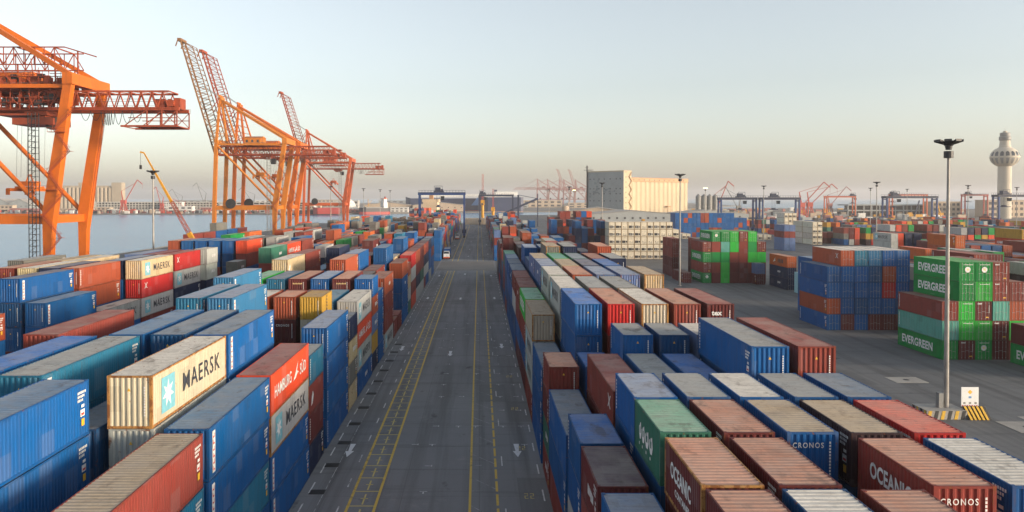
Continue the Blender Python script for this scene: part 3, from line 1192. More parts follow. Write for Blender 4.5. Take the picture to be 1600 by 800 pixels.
block('green_near', 68.8, 115.3, ["G:evergreen E:vcode K:vcode", "M:endcode I:endline I:endline G:evergreen+endline G:evergreen+endlogo",
                                  "G:endlogo I:endline M:endcode I:endline G:endlogo", "M M:endcode E K:endcode K:endcode",
                                  "M I:endline O K"])
block('corner', 77.8, 101.4, ["G:evergreen M:endcode", "G:endlogo M"])
block('pink', 83.4, 131.0, ["M M M K K/m", "M B K K M"])
block('blue_near', 63.2, 141.0, ["B:vcode+codes O:codes B:codes B:vcode", "M B B B O/w:redmark", "B D B B T/w", "M B B D L/w", "M B R O B/w", "M D B B B/w"])
block('blue_near', 63.2, 154.0, ["", "", "B D B B", "M B B D", "M B K O", "M D B B"], bay=1)
block('green_far', 62.9, 218.6, ["G:evergreen+endlogo K:endcode G:evergreen+endline K:endcode", "M K:endcode G:endline K G:evergreen+endlogo",
                                 "I:endline I G:endlogo E:endline G:endline", "M M:endcode K:endcode I:endlogo I:endline",
                                 "M M:endcode K K K:endcode", "M K:endcode I:endline G:endlogo I:endline", "M M I:endlogo K:endcode"], 2.55)
block('green_far', 62.9, 231.4, ["", "M M K K", "I I G E", "M M K I", "M M K K", "M K I G", "M M I K"], 2.55, bay=1)
block('orange_stack', 80.0, 202.0, ["N:small N:small Q/s:plogo"])
block('orange_stack', 76.6, 214.8, ["M P"], bay=1)
block('aqua_stack', 80.2, 191.6, ["A:vcode A:vcode"], L=L20, hc=False)
block('small_maroon', 57.4, 219.0, ["M"])
block('small_maroon', 58.6, 236.0, ["M M K K/m"], bay=1)
block('pillar', 137.4, 350.0, ["P P K P", "P P K P"])
# walls of red and blue containers behind
for i in range(9):
    block('red_blue_wall', 30.5 + i * 2.55, 330, [" ".join(rl.choice("BBDNKKMOKV") for _ in range(rl.choice((4, 5, 5, 5))))], bay=0)
for i in range(8):
    block('red_blue_wall', 33.5 + i * 2.55, 372, [" ".join(rl.choice("BBDNKKMHKV") for _ in range(rl.choice((4, 5, 5, 6))))], bay=1)
for i in range(7):
    block('red_blue_wall', 36 + i * 2.55, 312, [" ".join(rl.choice("DNKMVN") for _ in range(rl.choice((3, 4, 5))))], bay=2)
for i in range(17):
    block('long_wall', 118.5 + i * 2.55, 470, [" ".join(rl.choice("BBBBBBKO") for _ in range(5 if i < 14 else 4))], bay=0)
# ---- the open yard on the right
ry = random.Random(23)
PAL_Y = list("MMMMMKKKKVNNNNDBSWWWOQQHHGJYPRT")


def yard(name, x0, x1, ys, lo, hi, fill=.85):
    for b, y0 in enumerate(ys):
        x = x0
        i = 0
        lev = ry.randint(lo, hi)
        while x < x1:
            if ry.random() < .25:
                lev = ry.randint(lo, hi)
            if ry.random() < fill:
                stack(name, i, b, x, y0, L40 if ry.random() < .8 else L20, [ry.choice(PAL_Y) for _ in range(lev)], True, '-X', door=ry.random() < .5)
            x += 2.8
            i += 1


stack('open_yard', 40, 0, 142.0, 268.0, L40, W("M K W W:maersk"), True, '-X', door=True)
stack('open_yard', 41, 0, 145.0, 270.0, L40, W("M K H H:hsud"), True, '-X', door=True)
stack('open_yard', 42, 0, 148.0, 270.0, L40, W("M K N N:small"), True, '-X', door=True)
stack('open_yard', 43, 0, 151.0, 270.0, L40, W("M K N N"), True, '-X', door=True)
stack('open_yard', 44, 0, 119.5, 195.0, L40, W("M K M O Q:codes"), True, '-X', door=True)
stack('open_yard', 45, 0, 108.0, 188.0, L40, W("M K N Q/c:vcode"), True, '-X', door=True)
stack('open_yard', 46, 0, 114.5, 182.0, L40, W("M K G J/w"), True, '-X', door=True)
stack('open_yard', 47, 0, 117.8, 178.0, L40, W("M K M G/w:small"), True, '-X', door=True)
stack('open_yard', 48, 0, 162.0, 232.0, L40, W("M K K H:hsud Y/t"), True, '-X', door=True)
yard('open_yard_a', 96, 107, [168, 181], 2, 3, .7)
yard('open_yard_b', 125, 175, [176, 189, 202, 215], 3, 4, .85)
yard('open_yard_c', 155, 235, [262, 275], 2, 4, .75)
yard('open_yard_d', 186, 300, [318, 331, 352], 2, 4, .8)
yard('open_yard_e', 181, 330, [392, 405, 430], 1, 4, .8)
yard('open_yard_f', 190, 420, [475, 500, 530, 570, 610], 1, 3, .6)


# ---- reefers
def reefers(name, x0, y0, cols, rows, skip=(), pitch=2.49, bays=1):
    for b in range(bays):
        for i in range(cols):
            for t in range(rows):
                if (i, t) in skip:
                    continue
                SPECS.append(dict(block=name, col=i, bay=b, x=x0 + CW / 2 + i * pitch, y=y0 + b * 12.5 + L40 / 2, z=t * (HC + .012),
                                  L=L40, h=HC, code='W', roof='w', dec=[], tier=t, n=rows, face='-X', door=False, kind='reefer'))


reefers('reefer_wall', 50.4, 302.5, 11, 5, {(10, 4)})
reefers('reefer_tower', 184.5, 470.0, 3, 5)
reefers('reefer_corner', 171.5, 394.0, 1, 4, bays=2)
reefers('reefer_corner', 169.0, 394.0, 1, 4, bays=2)
reefers('reefer_low', 118.0, 452.0, 2, 1)
reefers('reefer_low', 158.0, 440.0, 3, 1)


# ------------------------------------------------------------------ which containers show largest in the photograph
def project(P):
    """world points (n,3) -> pixel x, pixel y (800 px wide picture), depth"""
    cy, sy = math.cos(YAW), math.sin(YAW)
    x, y, z = P[:, 0], P[:, 1], P[:, 2] - CAM_H
    xr = x * cy - y * sy
    yr = x * sy + y * cy
    cp, sp = math.cos(PITCH), math.sin(PITCH)
    d = yr * cp - z * sp
    v = z * cp + yr * sp
    d = np.maximum(d, 0.05)
    v0 = 308 + F_PX * math.tan(PITCH)
    return (CX_PX + F_PX * xr / d) / 2, (v0 - F_PX * v / d) / 2, d


def boxes_visible():
    Wd, Hd = 800, 400
    zb = np.zeros((Hd, Wd))
    ids = np.full((Hd, Wd), -1, int)
    for n, s in enumerate(SPECS):
        hx, hy = CW / 2, s['L'] / 2
        x0, x1, y0, y1, z0, z1 = s['x'] - hx, s['x'] + hx, s['y'] - hy, s['y'] + hy, s['z'], s['z'] + s['h']
        if y1 < 3:
            continue
        y0 = max(y0, 1.0)
        C = np.array([[x0, y0, z0], [x1, y0, z0], [x1, y1, z0], [x0, y1, z0], [x0, y0, z1], [x1, y0, z1], [x1, y1, z1], [x0, y1, z1]])
        px, py, d = project(C)
        faces = [(4, 5, 6, 7), (0, 1, 5, 4), (1, 2, 6, 5) if s['x'] < 0 else (3, 0, 4, 7)]
        for f in faces:
            for tri in ((f[0], f[1], f[2]), (f[0], f[2], f[3])):
                X, Y, D = px[list(tri)], py[list(tri)], 1 / d[list(tri)]
                ax, bx = max(0, int(X.min())), min(Wd - 1, int(X.max()) + 1)
                ay, by = max(0, int(Y.min())), min(Hd - 1, int(Y.max()) + 1)
                if ax > bx or ay > by:
                    continue
                gx, gy = np.meshgrid(np.arange(ax, bx + 1) + .5, np.arange(ay, by + 1) + .5)
                den = (Y[1] - Y[2]) * (X[0] - X[2]) + (X[2] - X[1]) * (Y[0] - Y[2])
                if abs(den) < 1e-9:
                    continue
                l0 = ((Y[1] - Y[2]) * (gx - X[2]) + (X[2] - X[1]) * (gy - Y[2])) / den
                l1 = ((Y[2] - Y[0]) * (gx - X[2]) + (X[0] - X[2]) * (gy - Y[2])) / den
                l2 = 1 - l0 - l1
                inside = (l0 >= 0) & (l1 >= 0) & (l2 >= 0)
                w = l0 * D[0] + l1 * D[1] + l2 * D[2]
                sub = zb[ay:by + 1, ax:bx + 1]
                hit = inside & (w > sub)
                sub[hit] = w[hit]
                ids[ay:by + 1, ax:bx + 1][hit] = n
    return np.bincount(ids[ids >= 0], minlength=len(SPECS))


VIS = boxes_visible()
order = sorted(range(len(SPECS)), key=lambda i: -VIS[i])
pick = [i for i in order if SPECS[i]['kind'] == 'container' and VIS[i] >= 8][:300]
pick_reefer = [i for i in order if SPECS[i]['kind'] == 'reefer' and VIS[i] >= 4][:300]
PICK = set(pick) | set(pick_reefer)

# ------------------------------------------------------------------ labels
ORD = "first second third fourth fifth sixth seventh eighth ninth tenth eleventh twelfth".split() + \
      ["%dth" % i for i in range(13, 60)]
TIERS = ["topmost", "second from top", "third from top", "fourth from top", "fifth from top", "sixth from top"]
BLOCK_WORDS = {'green_near': "green block beyond the mast", 'corner': "short stack at the picture's right edge", 'pink': "maroon block behind the green one",
               'blue_near': "blue block across the wide lane", 'green_far': "far green and maroon block", 'orange_stack': "orange topped stack",
               'aqua_stack': "small pale aqua stack", 'small_maroon': "lone spot beside the far green block", 'pillar': "narrow blue and red pillar",
               'red_blue_wall': "red and blue wall beside the reefers", 'long_wall': "long blue wall by the sheds",
               'open_yard': "open yard's front stacks", 'reefer_wall': "wide wall of reefers", 'reefer_tower': "far reefer tower",
               'reefer_corner': "far reefer corner stack", 'reefer_low': "low reefer row"}
FEAT = {'maersk': "with star emblem", 'hsud': "with bird emblem", 'evergreen': "with white name", 'oceanic': "with white name", 'cronos': "with lettered end",
        'tex': "with lettered end", 'arabic': "with white script", 'strip': "with red-white strip", 'ytext': "with dark vertical print", 'logo': "with white logo",
        'endlogo': "with round emblem", 'plogo': "with white flag logo"}
visible_bays = {}
for i in PICK:
    s = SPECS[i]
    visible_bays.setdefault((s['kind'], s['block'], s['col']), set()).add(round(s['y'] - s['L'] / 2, 1))
visible_cols = {}
for i in PICK:
    s = SPECS[i]
    visible_cols.setdefault((s['kind'], s['block'], s['bay']), set()).add(s['col'])


def container_label(s):
    colour = COLS[s['code']][2]
    feat = next((FEAT[d] for d in s['dec'] if d in FEAT), "")
    if s['kind'] == 'reefer':
        colour = "white refrigerated"
    size = "short " if s['L'] < 8 and s['kind'] == 'container' else ""
    tier = TIERS[s['tier']] if s['n'] > 1 else "single"
    if s['block'] in ('left', 'right', 'quay'):
        b = sorted(visible_bays[(s['kind'], s['block'], s['col'])]).index(round(s['y'] - s['L'] / 2, 1))
        where = {'left': "left of the road", 'right': "right of the road", 'quay': "of the quayside block"}[s['block']]
        loc = "%s stack, %s row %s" % (ORD[b], ORD[s['col']], where)
    else:
        cols = sorted(visible_cols[(s['kind'], s['block'], s['bay'])])
        b = cols.index(s['col'])
        w = BLOCK_WORDS.get(s['block'], "open yard's %s part" % {'a': 'nearest', 'b': 'near', 'c': 'middle', 'd': 'far', 'e': 'farther', 'f': 'farthest'}.get(s['block'][-1], ''))
        loc = "%s column, " % ORD[b] + ("" if s['bay'] == 0 else "%s rank, " % ORD[s['bay']]) + w
    for txt in ("%s%s container %s, %s, %s" % (size, colour, feat, tier, loc), "%s container %s, %s, %s" % (colour, feat, tier, loc),
                "%s container, %s, %s" % (colour, tier, loc)):
        txt = " ".join(txt.replace(" ,", ",").split())
        if len(txt.split()) <= 16:
            return txt
    return " ".join(txt.split()[:16])


GROUPS = {'left': "containers stacked left of the road", 'right': "containers stacked right of the road", 'quay': "containers stacked by the quay"}
VEND = ('vend',)


def decorate(root, s):
    L, h, face = s['L'], s['h'], s['face']
    far = s['y'] > 150
    hl = L / 2
    sgn = 1 if face == '+X' else -1          # direction along the face that points away from the camera
    mid = h / 2
    small = L < 8
    for d in s['dec']:
        if d == 'maersk':
            k = .62 if small else 1.0
            dark = 'dark_print'
            put(root, "lettering", text_mesh("MAERSK", 1.55 * k, .008, dark, 1.04, 0.0, 1.16), face, L, (1.55 if face == '+X' else .6) * k + (0.2 if small else 0), mid + .05)
            put(root, "emblem", star_mark(), face, L, (-3.9 if not small else -2.05), mid)
        elif d == 'hsud':
            put(root, "lettering", text_mesh("HAMBURG", 1.25, .012, 'white_print', .86), face, L, -2.6, mid)
            put(root, "emblem", bird_mark(), face, L, 1.4, mid)
            put(root, "lettering", text_mesh("S\u00dcD", 1.25, .012, 'white_print', .95), face, L, 3.9, mid)
        elif d == 'evergreen':
            put(root, "lettering", text_mesh("EVERGREEN", 1.7, .03, 'white_print', .92, 0.0, 1.05), face, L, -.5, mid)
        elif d == 'oceanic':
            put(root, "lettering", text_mesh("OCEANIC", .98, .03, 'white_print', .76, 0.0, 1.05), face, L, -.2, mid + .25)
            put(root, "lettering", text_mesh("CONTAINER", .42, .03, 'white_print', 1.0), face, L, .1, mid - .55)
        elif d == 'arabic':
            for i, (a, w) in enumerate(((-1.5, .5), (-.75, .65), (.15, .8), (1.1, .7))):
                put(root, "lettering", flat_mesh(('script', i), [([(-w / 2, -.2), (-w / 4, -.45), (w / 4, -.40), (w / 2, -.05), (w / 2 - .12, .5), (w / 2 - .26, .45), (w / 4 - .1, -.12), (-w / 4, -.14), (-w / 2 + .1, .3), (-w / 2 - .05, .2)], 0),
                                                                        (rect(-.08, .10, .22, .40), 0), (rect(-.3, -.14, -.78, -.62), 0)], ['white_print']), face, L, a, mid)
        elif d == 'ytext':
            put(root, "lettering", flat_mesh(('vert', 0), [(rect(-.22, .22, 1.0 - i * .36, 1.22 - i * .36), 0) for i in range(6)], ['dark_print']), face, L, 0, mid - .1)
        elif d == 'redmark':
            put(root, "emblem", flat_mesh(('xmark',), [([(-.55, -.45), (-.35, -.45), (.55, .45), (.35, .45)], 0), ([(-.55, .45), (-.35, .45), (.1, -.1), (.5, -.45), (.25, -.45)], 0)], ['white_print']),
                face, L, -hl + 1.6 if face == '+X' else hl - 1.6, mid + .4)
        elif d in ('small', 'logo', 'plogo'):
            a = {'small': .6, 'logo': -hl + 1.3, 'plogo': -2.6}[d]
            if d == 'plogo':
                put(root, "emblem", bird_mark(), face, L, a, mid)
                put(root, "lettering", flat_mesh(('plog',), [(rect(-1.6 + i * 1.0, -1.6 + i * 1.0 + .62, -.55, .5), 0) for i in range(4)], ['dark_print']), face, L, 1.4, mid)
            elif d == 'logo':
                put(root, "emblem", flat_mesh(('logo',), [([(-.5, -.6), (.1, -.5), (.5, .2), (.2, .6), (-.2, .25)], 0)], ['white_print']), face, L, a, mid)
            else:
                put(root, "lettering", flat_mesh(('smalltext',), [(rect(-.9 + i * .34, -.9 + i * .34 + .24, -.28 + .05 * (i % 3), .26), 0) for i in range(6)], ['white_print' if s['code'] not in 'WZC' else 'dark_print']), face, L, a, mid)
        elif d == 'strip':
            a = (-hl + .75) if face == '+X' else (hl - .75)
            put(root, "strip_sign", strip_mark(h), face, L, a, mid)
        elif d == 'vcode':
            a = (-hl + .42) if face == '+X' else (-hl + .42)
            put(root, "lettering", vcode_mark(h), face, L, a, mid)
        elif d == 'codes':
            a = (hl - .75) if face == '+X' else (hl - .75)
            put(root, "marking", code_marks('side', L, h), face, L, a, mid + .1)
        elif d == 'cronos':
            put(root, "lettering", text_mesh("CRONOS", .36, .012, 'white_print', .84, 0.0, 1.3), 'F', L, -.22, h - .62)
        elif d == 'tex':
            put(root, "lettering", text_mesh("tex", .62, .03, 'white_print', 1.1), 'F', L, -.35, h - .85)
        elif d == 'endtext':
            put(root, "lettering", flat_mesh(('endtext',), [(rect(-.62 + i * .19, -.62 + i * .19 + .13, -.09, .10 - .05 * (i % 2)), 0) for i in range(7)], ['gold_print']), 'F', L, 0, h - .65)
        elif d == 'endcode':
            put(root, "marking", flat_mesh(('endcode',), [(rect(-.9 + i * .17, -.9 + i * .17 + .12, 1.0, 1.17), 0) for i in range(4)] + [(rect(.3, .75, -1.0, -.86), 1), (rect(.78, .83, -.3, .9), 0)], ['white_print', 'yellow_print']), 'F', L, 0, mid, lift=.036)
        elif d in ('endline', 'endlogo'):
            put(root, "marking", flat_mesh(('endline',), [(rect(-.62 + i * .16, -.62 + i * .16 + .11, 1.02, 1.12), 0) for i in range(9)], ['white_print']), 'F', L, 0, mid, lift=.036)
            if d == 'endlogo':
                put(root, "emblem", round_mark(), 'F', L, 0, mid + .35, lift=.036)
    if not s['door'] and s['y'] < 130 and s['kind'] == 'container':
        put(root, "marking", code_marks('endplain' if ('cronos' in s['dec'] or 'tex' in s['dec'] or 'endtext' in s['dec']) else 'end', L, h), 'F', L, 0, mid)


_part_cache = {}


def build_container(s):
    code = s['code']
    base, rust, _ = COLS[code]
    jr = random.Random(int(s['x'] * 131 + s['y'] * 17 + s['z'] * 7))
    j = jr.uniform(.86, 1.12)
    col = (base[0] * j, base[1] * j * jr.uniform(.95, 1.05), base[2] * j, min(1, rust * jr.uniform(.5, 1.3) ))
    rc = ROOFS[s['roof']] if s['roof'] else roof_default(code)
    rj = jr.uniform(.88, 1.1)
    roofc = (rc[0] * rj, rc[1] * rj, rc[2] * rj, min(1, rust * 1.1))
    reefer = s['kind'] == 'reefer'
    jx, jy, jr_ = (jr.uniform(-.045, .045), jr.uniform(-.06, .06), jr.uniform(-.0035, .0035)) if not reefer else (0, 0, 0)
    root = thing("reefer_container" if reefer else "shipping_container", s['label'], "refrigerated container" if reefer else "container",
                 (s['x'] + jx, s['y'] + jy, s['z']), jr_, GROUPS.get(s['block'], "containers in the " + BLOCK_WORDS.get(s['block'], "open yard")))
    L, h = s['L'], s['h']
    door = s['door']
    obj("wall_panel", walls_mesh(L, h, door or reefer), root, color=col)
    fcol = (col[0] * .85, col[1] * .85, col[2] * .85, min(1, col[3] + .3))
    if reefer:
        fcol = (.33, .25, .15, .7)
    if 'rustend' in s['dec']:
        fcol = (.40, .20, .06, 1.0)
    obj("frame", frame_mesh(L, h), root, color=fcol)
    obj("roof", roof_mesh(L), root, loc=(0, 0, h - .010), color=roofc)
    if door:
        dm, km = door_mesh(h)
        for sg in (-1, 1):
            dl = obj("door", dm, root, color=col)
            dl.location = (sg * (CW / 2 - .155), -L / 2 + .045, 0)
            dl.scale = (-sg, 1, 1)
            if s['y'] < 260:
                obj("lock_rod", km, dl)
    if reefer:
        v = jr.randint(0, 3)
        key = ('reef', v)
        if key not in _cache:
            mb = MB()
            X = CW / 2 - .16
            mb.box(-X, X, 0, .06, .16, HC - .12, 0)
            mb.box(-X + .05, X - .05, -.02, -.001, 1.55, HC - .2, 0)
            if v == 3:
                mb.box(-.75, .75, -.03, -.002, .45, .62, 1); mb.tube((-.4, -.02, 1.1), (-.4, -.03, 1.1), .16, 10, 1)
                mb.tube((.45, -.02, 1.0), (.45, -.03, 1.0), .12, 10, 1)
            else:
                mb.box(-1.0 + v * .05, .3, -.03, -.002, .55, 1.5, 1)
                mb.box(.42, .98, -.03, -.002, .65, 1.4, 1 if v == 0 else 2)
                mb.tube((-.35, -.03, 1.02), (-.35, -.05, 1.02), .33, 12, 2 if v == 1 else 1)
                mb.box(-.9, .9, -.03, -.002, .30, .42, 2)
            for sx in (-.55, .05, .6):
                mb.tube((sx, -.021, 2.1), (sx, -.03, 2.1), .09, 8, 2)
            _cache[key] = mb.mesh("machinery_panel", [M['reefer_white'], M['steel_dark'], M['steel_grey']])
        obj("machinery_panel", _cache[key], root, loc=(0, -L / 2 + .04, 0))
    decorate(root, s)
    return root


M['reefer_white'] = simple("reefer_white", (0.66, 0.59, 0.46), 0.5, 0.10, 0.8, dirt=(0.36, 0.30, 0.22, 0.5))
COLS['X'] = ((.60, .56, .47), .45, "white")
seen = {}
for i in pick + pick_reefer:
    s = SPECS[i]
    if s['kind'] == 'reefer':
        s['code'] = 'X'
    lab = container_label(s)
    seen.setdefault(lab, []).append(i)
    s['label'] = lab
for lab, ids in seen.items():        # ties: name their place across the picture
    if len(ids) > 1:
        ids.sort(key=lambda i: (SPECS[i]['bay'], SPECS[i]['x']))
        for q, i in enumerate(ids):
            SPECS[i]['label'] = " ".join((lab.split()[:13])) + ", " + ORD[q] + " such"
rk = random.Random(31)
for i in pick:          # plain walls get the small print that every container carries
    s = SPECS[i]
    if not s['dec'] and s['y'] < 230:
        r_ = rk.random()
        s['dec'] = ['codes'] if r_ < .5 else ['vcode'] if r_ < .68 else ['small', 'codes'] if r_ < .85 else ['codes', 'vcode'] if r_ < .93 else []
for i in pick + pick_reefer:
    build_container(SPECS[i])

# all other containers (inside the stacks, or a few pixels large): one mesh
vs, cs, k = [], [], 0
rs = random.Random(9)
quads = []
for i, s in enumerate(SPECS):
    if i in PICK:
        continue
    hx, hy = CW / 2, s['L'] / 2
    x0, x1, y0, y1, z0, z1 = s['x'] - hx, s['x'] + hx, s['y'] - hy, s['y'] + hy, s['z'], s['z'] + s['h']
    C = [(x0, y0, z0), (x1, y0, z0), (x1, y1, z0), (x0, y1, z0), (x0, y0, z1), (x1, y0, z1), (x1, y1, z1), (x0, y1, z1)]
    base, rust, _ = COLS['X' if s['kind'] == 'reefer' else s['code']]
    j = rs.uniform(.86, 1.12)
    bc = (base[0] * j, base[1] * j, base[2] * j, rust)
    rc = ROOFS[s['roof']] if s['roof'] else roof_default('W' if s['kind'] == 'reefer' else s['code'])
    if not s['roof'] and rs.random() < .5:
        rc = tuple(a * .5 + b * .5 for a, b in zip(rc, (.30, .265, .22)))
    rc = (rc[0] * j, rc[1] * j, rc[2] * j, rust)
    for f, c in (((0, 1, 5, 4), bc), ((1, 2, 6, 5), bc), ((2, 3, 7, 6), bc), ((3, 0, 4, 7), bc)):
        vs += [C[q] for q in f]; cs += [c] * 4
    # roof panel sunk a little between its rails
    r = .07
    inn = [(x0 + r, y0 + r, z1), (x1 - r, y0 + r, z1), (x1 - r, y1 - r, z1), (x0 + r, y1 - r, z1)]
    low = [(a, b, z1 - .03) for a, b, _z in inn]
    for a in range(4):
        b = (a + 1) % 4
        vs += [C[4 + a], C[4 + b], inn[b], inn[a]]; cs += [bc] * 4
        vs += [inn[a], inn[b], low[b], low[a]]; cs += [bc] * 4
    vs += low; cs += [rc] * 4
me = bpy.data.meshes.new("shipping_containers")
nq = len(vs) // 4
me.from_pydata(vs, [], [(4 * q, 4 * q + 1, 4 * q + 2, 4 * q + 3) for q in range(nq)])
ca = me.color_attributes.new("paint", 'FLOAT_COLOR', 'CORNER')
ca.data.foreach_set("color", np.array(cs, dtype=np.float32).ravel())
me.materials.append(M['paint_far'])
me.update()
far_c = obj("shipping_containers", me, None, kind='stuff')
far_c["label"] = "distant and half hidden containers of many colours stacked across the yard"
print("containers", len(SPECS), "individual", len(pick), "reefers", len(pick_reefer), "smallest", VIS[pick[-1]] if pick else None)


# ------------------------------------------------------------------ ship-to-shore cranes
GA = -33.4       # waterside rail, local x


def sts_crane(label, loc, pm, tm, boom_up=True, detail=True, group=None, bm=None):
    """pm = paint of the box members, tm = paint of the lattice work; local x: 0 landside rail, negative towards the water"""
    r = thing("container_crane", label, "crane", loc, 0, group)
    for y in (0, 18):
        mb = MB()
        mb.bar((0, y, 2.5), (0.2, y, 16), 2.0, 1.7, w2=2.2, h2=2.4)
        mb.bar((0.2, y, 15.5), (0.6, y, 20.5), 2.2, 2.4, w2=2.6, h2=3.0)
        mb.bar((0.6, y, 20.3), (5.8, y, 54.5), 2.6, 3.0, w2=2.0, h2=2.1)
        mb.build("leg", pm, r)
        mb = MB()
        mb.bar((GA, y, 2.5), (GA + .4, y, 20), 1.9, 1.9)
        mb.bar((GA + .4, y, 20), (GA + 1.6, y, 53.6), 1.9, 1.9, w2=1.8, h2=1.8)
        mb.build("leg", pm, r)
        mb = MB(); mb.bar((GA + .9, y, 18.3), (-.9, y, 18.3), 1.5, 2.3); mb.build("portal_beam", pm, r)
        mb = MB(); mb.bar((GA + 2.4, y, 53.2), (4.8, y, 53.2), .9, 1.0); mb.build("upper_tie", pm, r)
        mb = MB(); mb.tube((-.3, y, 20), (GA + 2.2, y, 52.5), .62, 10); mb.build("brace", pm, r, smooth=False)
    for x, n in ((0, "sill_beam"), (GA, "sill_beam")):
        mb = MB(); mb.box(x - .8, x + .8, -2.2, 20.2, 1.6, 3.2)
        for y in (-1.5, 1.2, 16.8, 19.5):
            mb.box(x - .5, x + .5, y - 1.1, y + 1.1, .25, 1.6, 1)
            for dy in (-.6, .6):
                mb.tube((x - .2, y + dy, .4), (x + .2, y + dy, .4), .38, 10, 1)
        mb.build(n, [pm, M['steel_dark']], r)
    mb = MB(); mb.box(-.6, .9, 1.2, 16.8, 17.3, 19.4); mb.build("cross_beam", pm, r)
    mb = MB(); mb.box(GA - .2, GA + 1.2, .9, 17.1, 17.3, 19.4); mb.build("cross_beam", pm, r)
    mb = MB()   # landside top beam, deep at its ends
    mb.hexa([(4.6, -1.4, 53.6), (7.2, -1.4, 53.6), (7.2, 19.4, 53.6), (4.6, 19.4, 53.6),
             (4.6, -1.4, 56.6), (7.2, -1.4, 56.6), (7.2, 19.4, 56.6), (4.6, 19.4, 56.6)])
    mb.build("top_beam", pm, r)
    mb = MB(); mb.box(GA + .8, GA + 2.6, -1.0, 19.0, 53.7, 55.6); mb.build("top_beam", pm, r)
    # A-frame over the waterside legs
    for y0, y1 in ((0, 7.2), (18, 10.8)):
        mb = MB(); mb.bar((GA + 1.7, y0, 55.4), (GA + 1.4, y1, 79), 1.3, 1.3, w2=1.0, h2=1.0)
        mb.bar((GA + 7.5, y0, 55.0), (GA + 2.2, y1, 78), .8, .8)
        for q in range(5):
            f = (q + 1) / 6
            a = Vector((GA + 1.7, y0, 55.4)).lerp(Vector((GA + 1.4, y1, 79)), f); b = Vector((GA + 7.5, y0, 55)).lerp(Vector((GA + 2.2, y1, 78)), f)
            mb.bar(a, b, .3); mb.box(a.x - 1.3, a.x + 1.3, a.y - .8, a.y + .8, a.z - .08, a.z + .08)
        mb.build("apex_frame", pm, r)
        mb = MB(); mb.bar((GA + 1.6, y1, 78.6), (5.4, y0 + (1 if y0 == 0 else -1), 56.4), 1.25, 1.25); mb.build("backstay", pm, r)
    mb = MB(); mb.box(GA + .6, GA + 2.6, 6.2, 11.8, 78.4, 80.0)
    mb.tube((GA + 1, 6.4, 80.6), (GA + 1, 11.6, 80.6), .7, 10)
    mb.build("apex_head", pm, r)
    # twin lattice girder with walkway and back reach
    x0, x1 = GA - 1.0, 32.3
    for y in (5.6, 12.4):
        mb = MB()
        n = 22
        mb.bar((x0, y, 47.9), (x1, y, 47.9), .7, .9)
        mb.bar((x0, y, 52.6), (x1 - 3, y, 52.6), .45)
        for i in range(n):
            a = x0 + (x1 - 3 - x0) * i / n; b = x0 + (x1 - 3 - x0) * (i + 1) / n; c = (a + b) / 2
            mb.bar((a, y, 48.2), (c, y, 52.5), .24); mb.bar((c, y, 52.5), (b, y, 48.2), .24)
        mb.build("girder", tm, r)
        mb = MB()
        yy = y + (-1.1 if y < 9 else 1.1)
        mb.box(x0, x1, min(y, yy), max(y, yy), 47.4, 47.5)
        for i in range(34):
            xx = x0 + (x1 - x0) * i / 33
            mb.bar((xx, yy, 47.5), (xx, yy, 48.6), .06)
        for z in (48.1, 48.6):
            mb.bar((x0, yy, z), (x1, yy, z), .06)
        mb.build("walkway", tm, r)
    mb = MB()
    for i in range(12):
        xx = x0 + (x1 - 3 - x0) * i / 11
        mb.bar((xx, 5.6, 52.7), (xx, 12.4, 52.7), .3)
        if i < 11:
            xb = x0 + (x1 - 3 - x0) * (i + 1) / 11
            mb.bar((xx, 5.6, 52.7), (xb, 12.4, 52.7), .2)
    mb.build("girder_bracing", tm, r)
    # end platform under the back reach
    mb = MB()
    for y in (4.6, 13.4):
        mb.bar((17, y, 43.2), (32, y, 43.2), .35, .5)
        mb.bar((19, y, 45.4), (32, y, 45.4), .2)
        for xx in (24, 28, 32):
            mb.bar((xx, y, 43.2), (xx, y, 47.6), .28)
        mb.bar((18, y, 43.3), (24, y, 47.5), .22); mb.bar((24, y, 43.3), (28, y, 47.5), .16); mb.bar((28, y, 47.5), (32, y, 43.3), .16); mb.bar((28, y, 43.3), (32, y, 47.5), .16)
    for xx in (17, 20, 24, 28, 32):
        mb.bar((xx, 4.6, 43.2), (xx, 13.4, 43.2), .22)
    mb.box(20, 31, 5, 13, 43.3, 43.36)
    mb.build("end_platform", tm, r)
    mb = MB(); mb.box(25.5, 28, 6.5, 11.5, 48.4, 50.6); mb.tube((29.6, 6, 49.6), (29.6, 12, 49.6), 1.0, 12); mb.box(30.4, 32.0, 7, 11, 48, 51)
    mb.build("winch", tm, r)
    # machinery house and its service gantry
    mb = MB()
    mb.box(-17.5, -8.5, 3.4, 14.6, 53.2, 57.2); mb.hexa([(-17.8, 3.1, 57.2), (-8.2, 3.1, 57.2), (-8.2, 14.9, 57.2), (-17.8, 14.9, 57.2), (-17.8, 8, 58.2), (-8.2, 8, 58.2), (-8.2, 10, 58.2), (-17.8, 10, 58.2)])
    mb.box(-19, -7, 2.4, 15.6, 53.0, 53.2)
    mh = mb.build("machinery_house", pm, r)
    mb = MB()
    for xx in (-16, -13, -10):
        mb.box(xx - .6, xx + .6, 3.36, 3.42, 54.6, 56.0)
    mb.build("window", M['window_dark'], mh)
    mb = MB()
    for y in (2.6, 15.4):
        for i in range(14):
            xx = -30 + i * 2.6
            mb.bar((xx, y, 53.2), (xx, y, 54.4), .07)
        mb.bar((-30, y, 54.4), (4, y, 54.4), .08); mb.bar((-30, y, 53.8), (4, y, 53.8), .06)
    mb.build("railing", M['steel_grey'], r)
    # trolley with cab, ropes and spreader
    tr = MB(); tr.box(-9, -3, 5.0, 13.0, 46.2, 47.3); tr.box(-8, -4, 6, 12, 45.4, 46.2)
    to = tr.build("trolley", tm, r)
